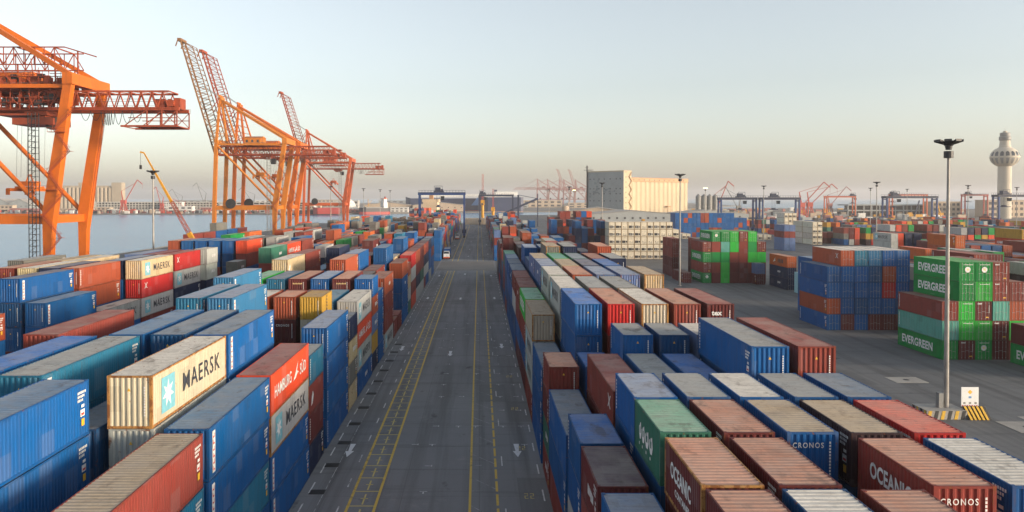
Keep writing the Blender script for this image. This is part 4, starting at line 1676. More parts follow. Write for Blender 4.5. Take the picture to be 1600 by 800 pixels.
    mb = MB(); mb.hexa([(-3.4, 5.5, 42.6), (-1.0, 5.5, 42.6), (-1.0, 8.2, 42.6), (-3.4, 8.2, 42.6), (-3.9, 5.3, 45.6), (-.8, 5.3, 45.6), (-.8, 8.4, 45.6), (-3.9, 8.4, 45.6)])
    mb.build("cab", M['steel_dark'], to)
    zs = 27.4 if detail else 37.0
    mb = MB()
    for xx in (-9.2, -7.4, -12.2, -11):
        for y in (6.6, 11.4):
            mb.bar((xx, y, zs + 2.2), (xx + .5, y, 46.0), .06)
    mb.build("hoist_rope", M['steel_grey'], r)
    mb = MB()
    mb.box(-12.4, -7.6, 8.0, 10.0, zs - .2, zs + 1.1); mb.box(-12.8, -11.8, 3.0, 15.0, zs - 1.6, zs - .8); mb.box(-8.2, -7.2, 3.0, 15.0, zs - 1.6, zs - .8)
    mb.box(-12.6, -7.4, 6.4, 11.6, zs - 1.0, zs - .3)
    for xx in (-12.5, -7.5):
        for y in (3.2, 14.8):
            mb.box(xx - .4, xx + .4, y - .3, y + .3, zs - 2.6, zs - 1.0)
    mb.bar((-10.9, 9, zs + 1.0), (-10.2, 9, zs + 3.0), .3); mb.bar((-9.1, 9, zs + 1.0), (-9.8, 9, zs + 3.0), .3)
    mb.build("spreader", pm, r)
    # lift tower beside the near landside leg
    mb = MB()
    for dx in (0, 1.9):
        for dy in (0, 1.6):
            mb.bar((-3.4 + dx, -3.0 + dy, 0.1), (-3.4 + dx, -3.0 + dy, 46), .16)
    for i in range(30):
        z = 1 + i * 1.5
        mb.bar((-3.4, -3, z), (-1.5, -3, z), .12); mb.bar((-3.4, -1.4, z), (-1.5, -1.4, z), .12)
        mb.bar((-3.4, -3, z), (-1.5, -3, z + 1.5), .08)
    mb.build("lift_tower", M['steel_dark'] if detail else M['steel_grey'], r)
    # zigzag stair on the near leg
    mb = MB()
    zz = 2.5
    side = 1
    for i in range(8):
        xa = .2 + 5.0 * max(0, zz - 20) / 34
        xb = .2 + 5.0 * max(0, zz + 5.6 - 20) / 34
        p = Vector((xa - .6 + 4.6 * (side > 0), -2.4, zz)); q = Vector((xb - .6 + 4.6 * (side < 0), -2.4, zz + 5.6))
        for dy in (0, .8):
            mb.bar(p + Vector((0, dy, 0)), q + Vector((0, dy, 0)), .08, .18)
            mb.bar(p + Vector((0, dy, 1)), q + Vector((0, dy, 1)), .06)
        for k_ in range(8):
            c = p.lerp(q, (k_ + .5) / 8); mb.box(c.x - .2, c.x + .2, c.y, c.y + .8, c.z - .03, c.z + .03)
        mb.box(q.x - .9, q.x + .9, q.y - .4, q.y + 1.0, q.z - .08, q.z)
        mb.bar((q.x, q.y - .4, q.z), (q.x, q.y - .4, q.z + 1.1), .07); mb.bar((q.x - .9, q.y - .4, q.z + 1.1), (q.x + .9, q.y - .4, q.z + 1.1), .06)
        zz += 5.6; side = -side
    mb.build("staircase", tm, r)
    # cable reel on the portal
    mb = MB(); mb.tube((-23.6, -2.0, 20.6), (-23.6, -1.0, 20.6), 2.7, 24); mb.tube((-23.6, -2.15, 20.6), (-23.6, -.85, 20.6), .8, 12)
    for k_ in range(10):
        t = 2 * math.pi * k_ / 10
        mb.bar((-23.6, -2.05, 20.6), (-23.6 + 2.6 * math.cos(t), -2.05, 20.6 + 2.6 * math.sin(t)), .12)
    mb.build("cable_reel", M['steel_dark'], r)
    # festoon loops under the girder
    mb = MB()
    loops = [(6.5, 9.2, 2.6), (9.2, 12.0, 2.6), (12.0, 13.0, 4.0), (13.0, 13.6, 3.8), (13.6, 14.1, 3.9), (14.1, 14.7, 3.8), (14.7, 15.6, 3.6), (15.6, 17.6, 3.6), (17.6, 20.2, 3.3), (20.2, 23.0, 3.0)]
    for a, b, dep in loops:
        pts = [Vector((a + (b - a) * t / 10, 4.2, 47.2 - dep * (1 - (2 * t / 10 - 1) ** 2))) for t in range(11)]
        for p, q in zip(pts, pts[1:]):
            mb.bar(p, q, .11)
    mb.build("festoon_cable", M['steel_dark'], r)
    # boom
    H0 = Vector((GA - 1.2, 0, 48.2))
    ang = math.radians(106.5) if boom_up else math.radians(179.5)
    d = Vector((math.cos(ang), 0, math.sin(ang)))
    nrm = Vector((d.z, 0, -d.x)) * (1 if boom_up else 1)      # towards the backstay side
    LB = 66
    for y in (5.6, 12.4):
        mb = MB()
        a, b = H0 + Vector((0, y, 0)), H0 + Vector((0, y, 0)) + d * LB
        mb.bar(a, b, .75, .75)
        k0, k1 = a + nrm * 6.4 + d * 2, b + nrm * 5.4 - d * 5
        mb.bar(k0, k1, .45)
        n = 20
        for i in range(n):
            p = a.lerp(b, i / n); q = a.lerp(b, (i + 1) / n)
            mid = k0.lerp(k1, (i + .5) / n)
            mb.bar(p, mid, .24); mb.bar(mid, q, .24)
        mb.bar(b, k1, .3)
        mb.build("boom", bm or tm, r)
    mb = MB()
    for i in range(16):
        f = i / 15
        a = H0 + d * (LB * f)
        mb.bar(a + Vector((0, 5.6, 0)), a + Vector((0, 12.4, 0)), .35)
        if i < 15:
            b = H0 + d * (LB * (i + 1) / 15)
            mb.bar(a + Vector((0, 5.6 if i % 2 else 12.4, 0)), b + Vector((0, 12.4 if i % 2 else 5.6, 0)), .2)
    tip = H0 + d * LB
    mb.box(tip.x - 1.4, tip.x + .6, 4.6, 13.4, tip.z - .6, tip.z + 1.0)
    mb.bar((tip.x - 1.2, 5, tip.z), (tip.x - 2.4, 5, tip.z - 3.5), .5); mb.bar((tip.x - 1.2, 13, tip.z), (tip.x - 2.4, 13, tip.z - 3.5), .5)
    mb.build("boom_bracing", bm or tm, r)
    ap = Vector((GA + 1.6, 9, 79.6))
    for i, f in enumerate((.36, .58)):
        mb = MB()
        for y in (6.2, 11.8):
            e = H0 + d * (LB * f) + nrm * 4.2 + Vector((0, y, 0))
            if boom_up:      # folded stay: sags from the apex to a knuckle
                mb.tube(Vector((ap.x, y, ap.z)), e, .16 if i else .22, 6)
            else:
                mb.bar(Vector((ap.x, y, ap.z)), e + d * (LB * .3), .4)
        mb.build("forestay", tm if i == 0 else M['steel_grey'], r)
    return r


Y_CR = [203.5, 428.0, 461.5, 646.0]
c1 = sts_crane("nearest orange quay crane, cut off by the picture's left edge", (-112.8, Y_CR[0], 0), M['crane_orange'], M['crane_red'], group="ship cranes along the quay")
# the red service gantry above the nearest crane's machinery
mb = MB()
for y in (4.0, 14.0):
    mb.truss((-30, y, 59.5), (2.5, y, 59.5), (0, 0, 4.6), 12, .3, .2, verticals=True)
for xx in (-30, -20, -10, 0):
    mb.bar((xx, 4, 53.2), (xx, 4, 59.6), .3); mb.bar((xx, 14, 53.2), (xx, 14, 59.6), .3); mb.bar((xx, 4, 64), (xx, 14, 64), .3)
mb.bar((2.5, 4, 64.1), (11, 4, 61.5), .3); mb.bar((6, 4, 63), (6, 4, 56), .3)
mb.build("service_gantry", M['crane_red'], c1)
mb = MB()
rq = random.Random(4)
for i in range(150):      # hoist gear, ducts and cabinets on the machinery deck
    x, y, z = rq.uniform(-32, 2.5), rq.uniform(2.2, 14), rq.choice((49.4, 53.3, 53.3))
    w, d_, h_ = rq.uniform(.5, 2.2), rq.uniform(.5, 2.5), rq.uniform(.6, 3.4)
    mb.box(x, x + w, y, y + d_, z, z + h_)
for i in range(3):
    mb.box(-31, 3, 1.8, 2.6, 49.2 + i * 3.4, 49.3 + i * 3.4)
    for q in range(22):
        mb.bar((-31 + q * 1.6, 1.8, 49.3 + i * 3.4), (-31 + q * 1.6, 1.8, 50.5 + i * 3.4), .08)
    mb.bar((-31, 1.8, 50.5 + i * 3.4), (3, 1.8, 50.5 + i * 3.4), .09)
for q in range(14):
    mb.bar((-31 + q * 2.5, 2.2, 47.5), (-31 + q * 2.5, 2.2, 56.1), .16)
for i in range(110):    # pipes, stays and cable trays
    x, y, z = rq.uniform(-32, 3), rq.choice((1.9, 2.4, 13.8)), rq.uniform(47.6, 57)
    q = Vector((x + rq.uniform(-4, 4), y, z + rq.uniform(-3, 5))) if rq.random() < .6 else Vector((x + rq.uniform(1, 5), y, z))
    mb.bar((x, y, z), q, rq.uniform(.08, .22))
mb.build("machinery", M['crane_red'], c1)
mb = MB()
for i in range(40):
    x, y, z = rq.uniform(-32, 1.5), rq.uniform(2.0, 3.2), rq.uniform(48, 56)
    mb.box(x, x + rq.uniform(.4, 2.4), y, y + .6, z, z + rq.uniform(.3, 1.6))
mb.build("cabinets", M['steel_dark'], c1, kind='stuff')
mb = MB()
for y in (6.4, 11.6):   # hoist ropes from the apex and along the girder
    mb.bar((-30, y, 50.6), (30, y, 50.6), .08)
mb.build("hoist_rope", M['steel_dark'], c1)
for x_, y_ in ((.9, -1.9), (3.2, -1.9)):
    z_ = 26 if x_ < 2 else 41
    mb = MB(); mb.box(x_ - 1.9, x_ + 2.6, y_ - .7, y_ + .6, z_, z_ + .12)
    for q in range(5):
        mb.bar((x_ - 1.9 + q * 1.1, y_ - .7, z_), (x_ - 1.9 + q * 1.1, y_ - .7, z_ + 1.1), .07)
    mb.bar((x_ - 1.9, y_ - .7, z_ + 1.1), (x_ + 2.6, y_ - .7, z_ + 1.1), .07)
    mb.build("leg_platform", M['crane_red'], c1)
mb = MB()
for i in range(60):     # ladder with hoops up the far landside leg
    z_ = 21 + i * .55
    xx = .6 + 5.2 * (z_ - 20.3) / 34.2
    mb.bar((xx + 1.55, 17.3, z_), (xx + 1.55, 18.7, z_), .07)
for y_ in (17.3, 18.7):
    mb.bar((2.25, y_, 21), (7.2, y_, 53.5), .09)
mb.build("leg_ladder", M['crane_red'], c1)
mb = MB(); mb.box(-12, -1, 4.5, 13.5, 43.6, 45.4); mb.box(-16, -5, 4.0, 14.0, 46.0, 46.5)
mb.build("trolley_frame", M['crane_red'], c1)
c2 = sts_crane("amber orange quay crane with raised boom, nearest of the three together", (-112.8, Y_CR[1], 0), M['crane_amber'], M['crane_red'], detail=False, bm=M['boom_tan'], group="ship cranes along the quay")
copy_tree(c2, "coral orange quay crane with raised boom, middle of the three together", (-112.8, Y_CR[2], 0), swap={"amber_crane_paint": M['crane_orange'], "tan_lattice_paint": M['crane_red']})
copy_tree(c2, "farthest coral red quay crane, shorter looking raised boom behind the pair", (-112.8, Y_CR[3], 0), swap={"amber_crane_paint": M['crane_coral'], "tan_lattice_paint": M['crane_red']})
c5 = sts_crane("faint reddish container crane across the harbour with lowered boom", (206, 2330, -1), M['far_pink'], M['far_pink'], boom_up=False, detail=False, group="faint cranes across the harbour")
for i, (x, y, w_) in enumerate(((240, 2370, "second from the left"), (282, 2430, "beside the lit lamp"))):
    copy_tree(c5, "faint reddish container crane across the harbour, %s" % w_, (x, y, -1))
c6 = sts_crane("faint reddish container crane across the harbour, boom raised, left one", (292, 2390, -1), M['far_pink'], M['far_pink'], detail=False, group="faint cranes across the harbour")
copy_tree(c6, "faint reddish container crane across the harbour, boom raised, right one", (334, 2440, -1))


# ------------------------------------------------------------------ yard gantry cranes on tyres
def rtg(label, loc, pm, span=26.5, top=24.0, trolley=.5, rz=0, group="yard gantry cranes", dark=None):
    r = thing("yard_gantry_crane", label, "gantry crane", loc, rz, group)
    for x in (0, span):
        for y in (-3.6, 3.6):
            mb = MB(); mb.bar((x, y, 2.2), (x, y * .9, top), 1.3, 1.0, w2=1.2, h2=1.0); mb.build("leg", pm, r)
        mb = MB(); mb.box(x - .6, x + .6, -6.5, 6.5, 1.3, 2.5); mb.build("sill_beam", pm, r)
        mb = MB()
        for y in (-5.4, -3.7, 3.7, 5.4):
            mb.tube((x - .4, y, .8), (x + .4, y, .8), .8, 14)
        mb.build("wheels", M['rubber'], r)
        mb = MB(); mb.box(x - 1.2, x + 1.2, -1.8, 1.8, 2.6, 4.8); mb.build("engine_box", M['rtg_dark'], r)
        mb = MB(); mb.bar((x, -3.5, 9), (x, 3.5, 9), .4); mb.bar((x, -3.4, top - 1), (x, 3.4, top - 1), .8); mb.build("tie_beam", pm, r)
    for y in (-3.4, 3.4):
        mb = MB(); mb.box(-.8, span + .8, y - .55, y + .55, top - .2, top + 1.5); mb.build("girder", dark or pm, r)
        mb = MB()
        yy = y * 1.35
        for i in range(16):
            xx = -.5 + (span + 1) * i / 15
            mb.bar((xx, yy, top + 1.5), (xx, yy, top + 2.7), .08)
        mb.bar((-.5, yy, top + 2.7), (span + .5, yy, top + 2.7), .1); mb.box(-.5, span + .5, min(y, yy), max(y, yy), top + 1.4, top + 1.5)
        mb.build("railing", M['rtg_dark'], r)
    tx = span * trolley
    mb = MB(); mb.box(tx - 3, tx + 3, -3.2, 3.2, top + 1.6, top + 2.3); mb.box(tx - 2.2, tx + 1.0, -2, 2, top + 2.3, top + 4.4); mb.box(tx + 1.2, tx + 2.6, -1, 1, top + 2.3, top + 3.4)
    for sx in (-2.6, 2.2):
        mb.bar((tx + sx, -2.6, top + 2.3), (tx + sx, -2.6, top + 5.2), .2)
    mb.bar((tx - 2.6, -2.6, top + 5.2), (tx + 2.2, -2.6, top + 5.2), .25)
    t = mb.build("trolley", M['rtg_dark'], r)
    mb = MB(); mb.hexa([(tx + 1.4, -3, top - 3.2), (tx + 3.2, -3, top - 3.2), (tx + 3.2, -1, top - 3.2), (tx + 1.4, -1, top - 3.2), (tx + 1.2, -3.2, top - .8), (tx + 3.4, -3.2, top - .8), (tx + 3.4, -.8, top - .8), (tx + 1.2, -.8, top - .8)])
    mb.build("cab", M['glass_dark'], t)
    mb = MB()
    for sx in (-1.2, .6):
        for y in (-1, 1):
            mb.bar((tx + sx, y, top - 6.4), (tx + sx, y, top + 1.6), .07)
    mb.build("hoist_rope", M['steel_dark'], r)
    mb = MB(); mb.box(tx - 1.4, tx + .8, -6, 6, top - 7.4, top - 6.9); mb.box(tx - 1.0, tx + .4, -2, 2, top - 6.9, top - 6.0)
    mb.build("spreader", M['rtg_dark'], r)
    return r


rtg("blue gantry crane straddling the stacks left of the road", (-35.8, 467, 0), M['rtg_blue'], 26.7, 25.6, .43)
rtg("dark blue gantry crane straddling the far stacks right of the road", (0.4, 670, 0), M['rtg_dark'], 28.3, 25.0, .08)
rtg("blue gantry crane beside the silos, left of the side by side two", (172.5, 558, 0), M['rtg_blue'], 25, 22.5, .6, dark=M['rtg_dark'])
rtg("blue gantry crane beside the silos, right of the side by side two", (201.5, 556, 0), M['rtg_blue'], 26, 22.5, .35, dark=M['rtg_dark'])
rtg("big blue gantry crane behind the tallest light mast", (318, 610, 0), M['rtg_blue'], 39, 23.5, .2, dark=M['rtg_dark'])
rtg("blue gantry crane below the round control tower", (372, 560, 0), M['rtg_blue'], 24, 24.5, .25, dark=M['rtg_dark'])
rtg("orange gantry frame standing before the open sea", (414, 930, 0), M['crane_coral'], 34, 24, .95)
rtg("orange red gantry frame behind the big blue one, left half", (455, 860, 0), M['crane_coral'], 38, 26, .05)
rtg("faded red gantry frame right of the tallest light mast", (560, 900, 0), M['far_red'], 26, 26, .2)


# ------------------------------------------------------------------ light masts
def mast(label, x, y, H=31.0, lit=False):
    r = thing("light_mast", label, "light mast", (x, y, 0), 0, "tall yard light masts")
    mb = MB(); mb.tube((0, 0, 0.1), (0, 0, H - 2.2), .28, 12, r2=.14); mb.tube((0, 0, 0), (0, 0, .14), .6, 12)
    mb.build("pole", M['mast'], r)
    mb = MB()
    mb.tube((0, 0, H - 2.5), (0, 0, H - 1.75), .48, 12)
    mb.build("winch_drum", M['steel_dark'], r)
    mb = MB(); mb.lathe([(.30, H - 1.6), (.36, H - 1.2), (.55, H - 1.0), (.5, H - .85), (.15, H - .7)], n=12)
    mb.build("head_ring", M['steel_dark'], r)
    for i in range(8):
        t = 2 * math.pi * i / 8 + .2
        c, s_ = math.cos(t), math.sin(t)
        a = Vector((c, s_, 0)); b = Vector((-s_, c, 0))
        p = a * .60 + Vector((0, 0, H - 1.0)); q = a * 1.40 + Vector((0, 0, H - .72))
        mb = MB()
        mb.hexa([p - b * .26, p + b * .26, q + b * .36, q - b * .36, p - b * .30 + Vector((0, 0, .2)), p + b * .30 + Vector((0, 0, .28)), q + b * .36 + Vector((0, 0, .24)), q - b * .36 + Vector((0, 0, .24))])
        mb.build("floodlight", M['lamp_lit'] if lit else M['steel_dark'], r)
    return r


M['lamp_lit'], _nt, _b = newmat("lit_lamp")
_b.inputs["Emission Color"].default_value = (1.0, 0.85, 0.35, 1)
_b.inputs["Emission Strength"].default_value = 2.2
mast("tallest looking light mast, rising from the hazard striped block", 51.6, 85.6)
mast("light mast standing beside the wide wall of white reefers", 54.6, 211.5)
mast("light mast in front of the grey silo tower", 53.2, 337)
mast("light mast left of the silos, fourth along the lane", 53.5, 463)
mast("small distant light mast left of the silos, fifth along the lane", 52.8, 590)
mast("light mast on the quay before the yellow mobile crane", -77.4, 184.5)
mast("light mast seen through the farthest quay crane's frame", -86, 450)
for i, (x, y, w_) in enumerate(((-83.4, 560, "first"), (-81.6, 640, "second"), (-82, 750, "third"))):
    mast("light mast by the harbour beyond the quay cranes, %s from the left" % w_, x, min(y, 715))
mast("light mast right of the orange gantry frame, in front", 164, 321)
mast("light mast before the two blue gantry cranes", 156.5, 428)
mast("light mast to the right of the tallest mast", 257, 409)
mast("light mast at the right edge by the control tower", 340, 492)
mast("thin light mast left of the lane's big blue gantry crane", 266, 529)
mast("thin light mast behind the big blue gantry crane's left legs", 330, 600)
mast("lit light mast glowing yellow behind the silos", 154, 530, lit=True)
mast("lit light mast glowing before the faint red cranes", 84, 690, lit=True)

# concrete block with hazard stripes at the foot of the near mast
r = thing("mast_footing", "concrete block with yellow and black stripes round the nearest mast", "concrete block", (51.6, 85.6, 0))
mb = MB()
mb.box(-2.9, 1.5, -1.4, 1.6, 0.002, .95)
mb.build("block", M['concrete'], r)
mb = MB()
for i in range(6):
    x = -2.9 + i * .74
    mb.hexa([(x, -1.425, .01), (x + .37, -1.425, .01), (x + .37, -1.402, .01), (x, -1.402, .01), (x + .2, -1.425, .94), (x + .57, -1.425, .94), (x + .57, -1.402, .94), (x + .2, -1.402, .94)], i % 2)
for i in range(4):
    y = -1.4 + i * .74
    mb.hexa([(-2.925, y, .01), (-2.902, y, .01), (-2.902, y + .37, .01), (-2.925, y + .37, .01), (-2.925, y + .2, .94), (-2.902, y + .2, .94), (-2.902, y + .57, .94), (-2.925, y + .57, .94)], i % 2)
mb.build("stripes", [M['hazard_yellow'], M['hazard_black']], r)
mb = MB(); mb.box(-.95, -.45, -.3, .35, .955, 2.6); mb.build("control_box", M['steel_grey'], r)
mb = MB(); mb.tube((-.45, .2, 1.2), (-.2, .2, 2.2), .06, 6); mb.build("conduit", M['steel_grey'], r)
r = thing("hazard_barrier", "yellow and black striped barrier leaning below the white sign", "barrier", (54.4, 84.2, 0))
for i in range(5):
    mb = MB()
    x = -1.15 + i * .44
    mb.hexa([(x, -.4, .05), (x + .24, -.4, .05), (x + .24, -.3, .05), (x, -.3, .05), (x - .24, .5, 1.3), (x, .5, 1.3), (x, .58, 1.3), (x - .24, .58, 1.3)])
    mb.build("stripe_board", M['hazard_yellow'], r)
mb = MB(); mb.hexa([(-1.4, -.28, .03), (1.2, -.28, .03), (1.2, -.2, .03), (-1.4, -.2, .03), (-1.5, .6, 1.32), (.95, .6, 1.32), (.95, .66, 1.32), (-1.5, .66, 1.32)])
mb.build("panel", M['hazard_black'], r)
for x in (-1.3, 1.0):
    mb = MB(); mb.bar((x, .7, 0), (x, .7, 1.3), .1); mb.build("leg", M['steel_grey'], r)
r = thing("notice_board", "white notice board with yellow diamond beside the nearest mast", "sign", (54.1, 85.4, 0))
mb = MB(); mb.box(-.95, .95, -.03, .03, 1.15, 3.25); mb.build("board", M['sign_white'], r)
for x in (-.7, .7):
    mb = MB(); mb.bar((x, .06, 0), (x, .06, 1.2), .09); mb.build("post", M['steel_grey'], r)
mb = MB()
mb.poly([(0, -.034, 2.45), (.26, -.034, 2.71), (0, -.034, 2.97), (-.26, -.034, 2.71)], 0)
mb.poly([(-.16, -.034, 2.02), (.16, -.034, 2.02), (.16, -.034, 2.24), (-.16, -.034, 2.24)], 1)
for x in (-.62, 0, .62):
    mb.poly([(x - .13, -.034, 1.4), (x + .13, -.034, 1.4), (x + .13, -.034, 1.6), (x - .13, -.034, 1.6)], 2)
for i in range(7):
    mb.poly([(-.9 + i * .26, -.034, 1.17), (-.76 + i * .26, -.034, 1.17), (-.70 + i * .26, -.034, 1.28), (-.84 + i * .26, -.034, 1.28)], 3)
mb.build("pictogram", [M['yellow_print'], M['ship_blue'], M['steel_grey'], M['red_print']], r)


# ------------------------------------------------------------------ terminal truck on the road
def terminal_truck(label, x, y):
    r = thing("terminal_truck", label, "truck", (x, y, 0), 0, None)
    mb = MB()
    mb.hexa([(-1.2, -3.0, .55), (1.2, -3.0, .55), (1.2, -.8, .55), (-1.2, -.8, .55), (-1.15, -2.9, 2.1), (1.15, -2.9, 2.1), (1.15, -.8, 2.1), (-1.15, -.8, 2.1)], 0)
    mb.hexa([(-1.15, -2.88, 2.1), (1.15, -2.88, 2.1), (1.15, -.8, 2.1), (-1.15, -.8, 2.1), (-1.05, -2.45, 3.15), (1.05, -2.45, 3.15), (1.05, -.85, 3.15), (-1.05, -.85, 3.15)], 0)
    cab_ = mb.build("cab", M['truck_white'], r)
    mb = MB(); mb.hexa([(-1.0, -2.90, 2.18), (1.0, -2.90, 2.18), (1.0, -2.82, 2.18), (-1.0, -2.82, 2.18), (-.92, -2.56, 3.0), (.92, -2.56, 3.0), (.92, -2.48, 3.0), (-.92, -2.48, 3.0)])
    mb.build("windscreen", M['glass_dark'], cab_)
    mb = MB(); mb.box(-1.22, 1.22, -3.12, -2.98, .45, .95); mb.build("bumper", M['truck_red'], r)
    for sx in (-.85, .85):
        mb = MB(); mb.box(sx - .2, sx + .2, -3.15, -3.1, 1.0, 1.2); mb.build("headlight", M['sign_white'], r)
    mb = MB(); mb.box(-.9, .9, -.7, 12.4, 1.0, 1.25); mb.box(-1.15, 1.15, 11.9, 12.5, .9, 1.3); mb.build("trailer_bed", M['truck_red'], r)
    wm = MB(); wm.tube((-.18, 0, 0), (.18, 0, 0), .52, 14); wmesh = wm.mesh("wheel", [M['rubber']])
    for yy in (-2.1, .6, 9.6, 10.9):
        for sx in (-1.0, 1.0):
            obj("wheel", wmesh, r, (sx, yy, .52))
    return r


terminal_truck("white fronted terminal truck carrying a blue container on the road", -12.8, 305)
s = dict(block='left', col=0, bay=0, x=-12.8, y=305 + 6.2, z=1.26, L=L40, h=HS, code='B', roof='l', dec=[], tier=0, n=1, face='+X', door=False, kind='container',
         label="blue container riding on the terminal truck's trailer")
build_container(s)
terminal_truck("dark terminal truck parked at the blue gantry crane's leg", -12.6, 446)

# ------------------------------------------------------------------ mobile crane on the quay
r = thing("mobile_crane", "yellow mobile crane with long leaning boom on the quay", "mobile crane", (-88.7, 250, 0))
mb = MB(); mb.box(-6, 6, -1.5, 1.5, 1.0, 1.9); mb.build("carrier", M['crane_yellow'], r)
mb = MB(); mb.box(-2.5, 3.5, -1.6, 1.6, 1.9, 4.0); mb.build("upper_works", M['crane_yellow'], r)
mb = MB(); mb.box(-3.6, -2.3, -1.5, -.2, 2.0, 4.2); mb.build("cab", M['glass_dark'], r)
for x in (-5, -3.4, 2.6, 4.2):
    for y in (-1.4, 1.4):
        mb = MB(); mb.tube((x, y - .25, .7), (x, y + .25, .7), .7, 12); mb.build("wheel", M['rubber'], r)
p0, p1 = Vector((.4, 0, 3.6)), Vector((-19.0, 0, 38.4))
dd = (p1 - p0).normalized()
mb = MB(); mb.bar(p0, p0 + dd * 10.5, 1.35, 1.5, w2=1.2, h2=1.3); mb.build("boom", M['crane_yellow'], r)
mb = MB()
nn = dd.cross(Vector((0, 1, 0))).normalized()
for sx in (-.55, .55):
    for sy in (-.55, .55):
        mb.bar(p0 + dd * 10.4 + nn * sx + Vector((0, sy, 0)), p0 + dd * 22 + nn * sx * .8 + Vector((0, sy * .8, 0)), .17)
for i in range(9):
    for sy in (-.5, .5):
        a = p0 + dd * (10.4 + i * 1.29); b = p0 + dd * (10.4 + (i + 1) * 1.29)
        f = 1 if i % 2 else -1
        mb.bar(a + nn * .5 * f + Vector((0, sy, 0)), b - nn * .5 * f + Vector((0, sy, 0)), .11)
mb.build("lattice_section", M['crane_red'], r)
mb = MB(); mb.bar(p0 + dd * 21.8, p1, .7, .8, w2=.28, h2=.35); mb.bar(p1, p1 + Vector((-1.2, 0, .3)), .5); mb.build("jib", M['crane_yellow'], r)
mb = MB(); mb.bar(p1 + Vector((-1.1, 0, 0)), p1 + Vector((-1.1, 0, -4.0)), .08); mb.box(p1.x - 1.4, p1.x - .8, -.3, .3, p1.z - 5.2, p1.z - 3.9); mb.build("hook", M['steel_dark'], r)
mb = MB(); mb.bar(p0 + Vector((2.2, 0, .5)), p0 + dd * 9, .4); mb.build("luffing_ram", M['steel_grey'], r)


# ------------------------------------------------------------------ dockside jib cranes far away
def jib_crane(label, x, y, s, pm, lean=1, z=-1.0, group="dockside jib cranes far away", luff=60):
    r = thing("jib_crane", label, "crane", (x, y, z), 0, group)
    mb = MB()
    for sx in (-4, 4):
        for sy in (-4, 4):
            mb.bar((sx * s, sy * s, 0), (sx * .45 * s, sy * .45 * s, 13 * s), 1.1 * s, 1.1 * s)
    for z0 in (5, 10):
        f = 1 - .55 * z0 / 13
        mb.bar((-4 * f * s, -4 * f * s, z0 * s), (4 * f * s, -4 * f * s, z0 * s), .7 * s); mb.bar((-4 * f * s, 4 * f * s, z0 * s), (4 * f * s, 4 * f * s, z0 * s), .7 * s)
    mb.build("portal", pm, r)
    mb = MB(); mb.box(-3.2 * s, 3.2 * s, -2.5 * s, 2.5 * s, 13 * s, 18 * s); mb.build("machine_house", pm, r)
    mb = MB(); mb.bar((-1 * s * lean, 0, 18 * s), (-3 * s * lean, 0, 30 * s), 1.4 * s, 1.4 * s, w2=.8 * s, h2=.8 * s); mb.build("mast", pm, r)
    a = math.radians(luff)
    tip = Vector((lean * (2 + 34 * math.cos(a)) * s, 0, (16 + 34 * math.sin(a)) * s))
    mb = MB(); mb.truss((lean * 2.4 * s, -.7 * s, 16.5 * s), tip + Vector((0, -.7 * s, 0)), (0, 1.4 * s, 0), 12, .5 * s, .3 * s); mb.build("jib", pm, r)
    mb = MB(); mb.bar((-3 * s * lean, 0, 30 * s), tip * .8 + Vector((0, 0, 4 * s)), .4 * s); mb.bar(tip, tip + Vector((lean * 7 * s, 0, -6 * s)), .9 * s)
    mb.bar(tip + Vector((lean * 7 * s, 0, -6 * s)), tip + Vector((lean * 7 * s, 0, -12 * s)), .15 * s)
    mb.build("stay", pm, r)
    return r


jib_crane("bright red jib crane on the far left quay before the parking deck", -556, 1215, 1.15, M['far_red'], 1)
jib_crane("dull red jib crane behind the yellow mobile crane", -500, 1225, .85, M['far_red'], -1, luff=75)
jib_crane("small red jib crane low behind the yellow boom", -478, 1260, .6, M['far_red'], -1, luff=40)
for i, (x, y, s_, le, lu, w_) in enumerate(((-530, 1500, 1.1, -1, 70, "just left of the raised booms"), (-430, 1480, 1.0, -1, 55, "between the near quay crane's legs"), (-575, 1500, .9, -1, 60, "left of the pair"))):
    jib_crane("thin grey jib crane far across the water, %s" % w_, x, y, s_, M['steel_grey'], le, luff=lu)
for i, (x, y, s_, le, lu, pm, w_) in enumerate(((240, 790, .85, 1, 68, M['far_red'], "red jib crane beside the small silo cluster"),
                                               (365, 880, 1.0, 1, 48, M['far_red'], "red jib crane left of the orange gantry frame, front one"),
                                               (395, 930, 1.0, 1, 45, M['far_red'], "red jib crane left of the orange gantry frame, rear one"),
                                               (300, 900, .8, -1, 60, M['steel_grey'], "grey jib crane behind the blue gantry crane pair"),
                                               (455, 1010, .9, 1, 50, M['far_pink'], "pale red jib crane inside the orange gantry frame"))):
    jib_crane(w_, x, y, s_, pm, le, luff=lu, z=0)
for i, (x, y, w_) in enumerate(((430, 760, "left"), (438, 745, "right"))):
    r = thing("loader_frame", "yellow A-shaped loader frame under the orange gantry, %s one" % w_, "loader", (x, y, 0), 0, "yellow loader frames")
    mb = MB(); mb.bar((-6 if i == 0 else 6, 0, 0), (0, 0, 21), .9, .9); mb.build("arm", M['crane_yellow'] if i else M['rtg_dark'], r)
    mb = MB(); mb.box(-7.5 if i == 0 else 3, -3 if i == 0 else 7.5, -2, 2, .4, 4.5); mb.build("body", M['crane_yellow'], r)
r = thing("ship_loader", "dark slanting loader arm beside the far gantry crane", "loader", (24, 640, 0))
mb = MB(); mb.bar((-8, 0, 9), (24, 0, 23), 1.2, 1.6); mb.build("arm", M['rtg_dark'], r)
mb = MB(); mb.bar((8, 0, 0), (8, 0, 26), 1.4, 1.4); mb.build("tower", M['rtg_dark'], r)
mb = MB(); mb.bar((8, 0, 26), (24, 0, 23), .4); mb.bar((24, 0, 0), (24, 0, 27), .7); mb.build("stay", M['rtg_dark'], r)


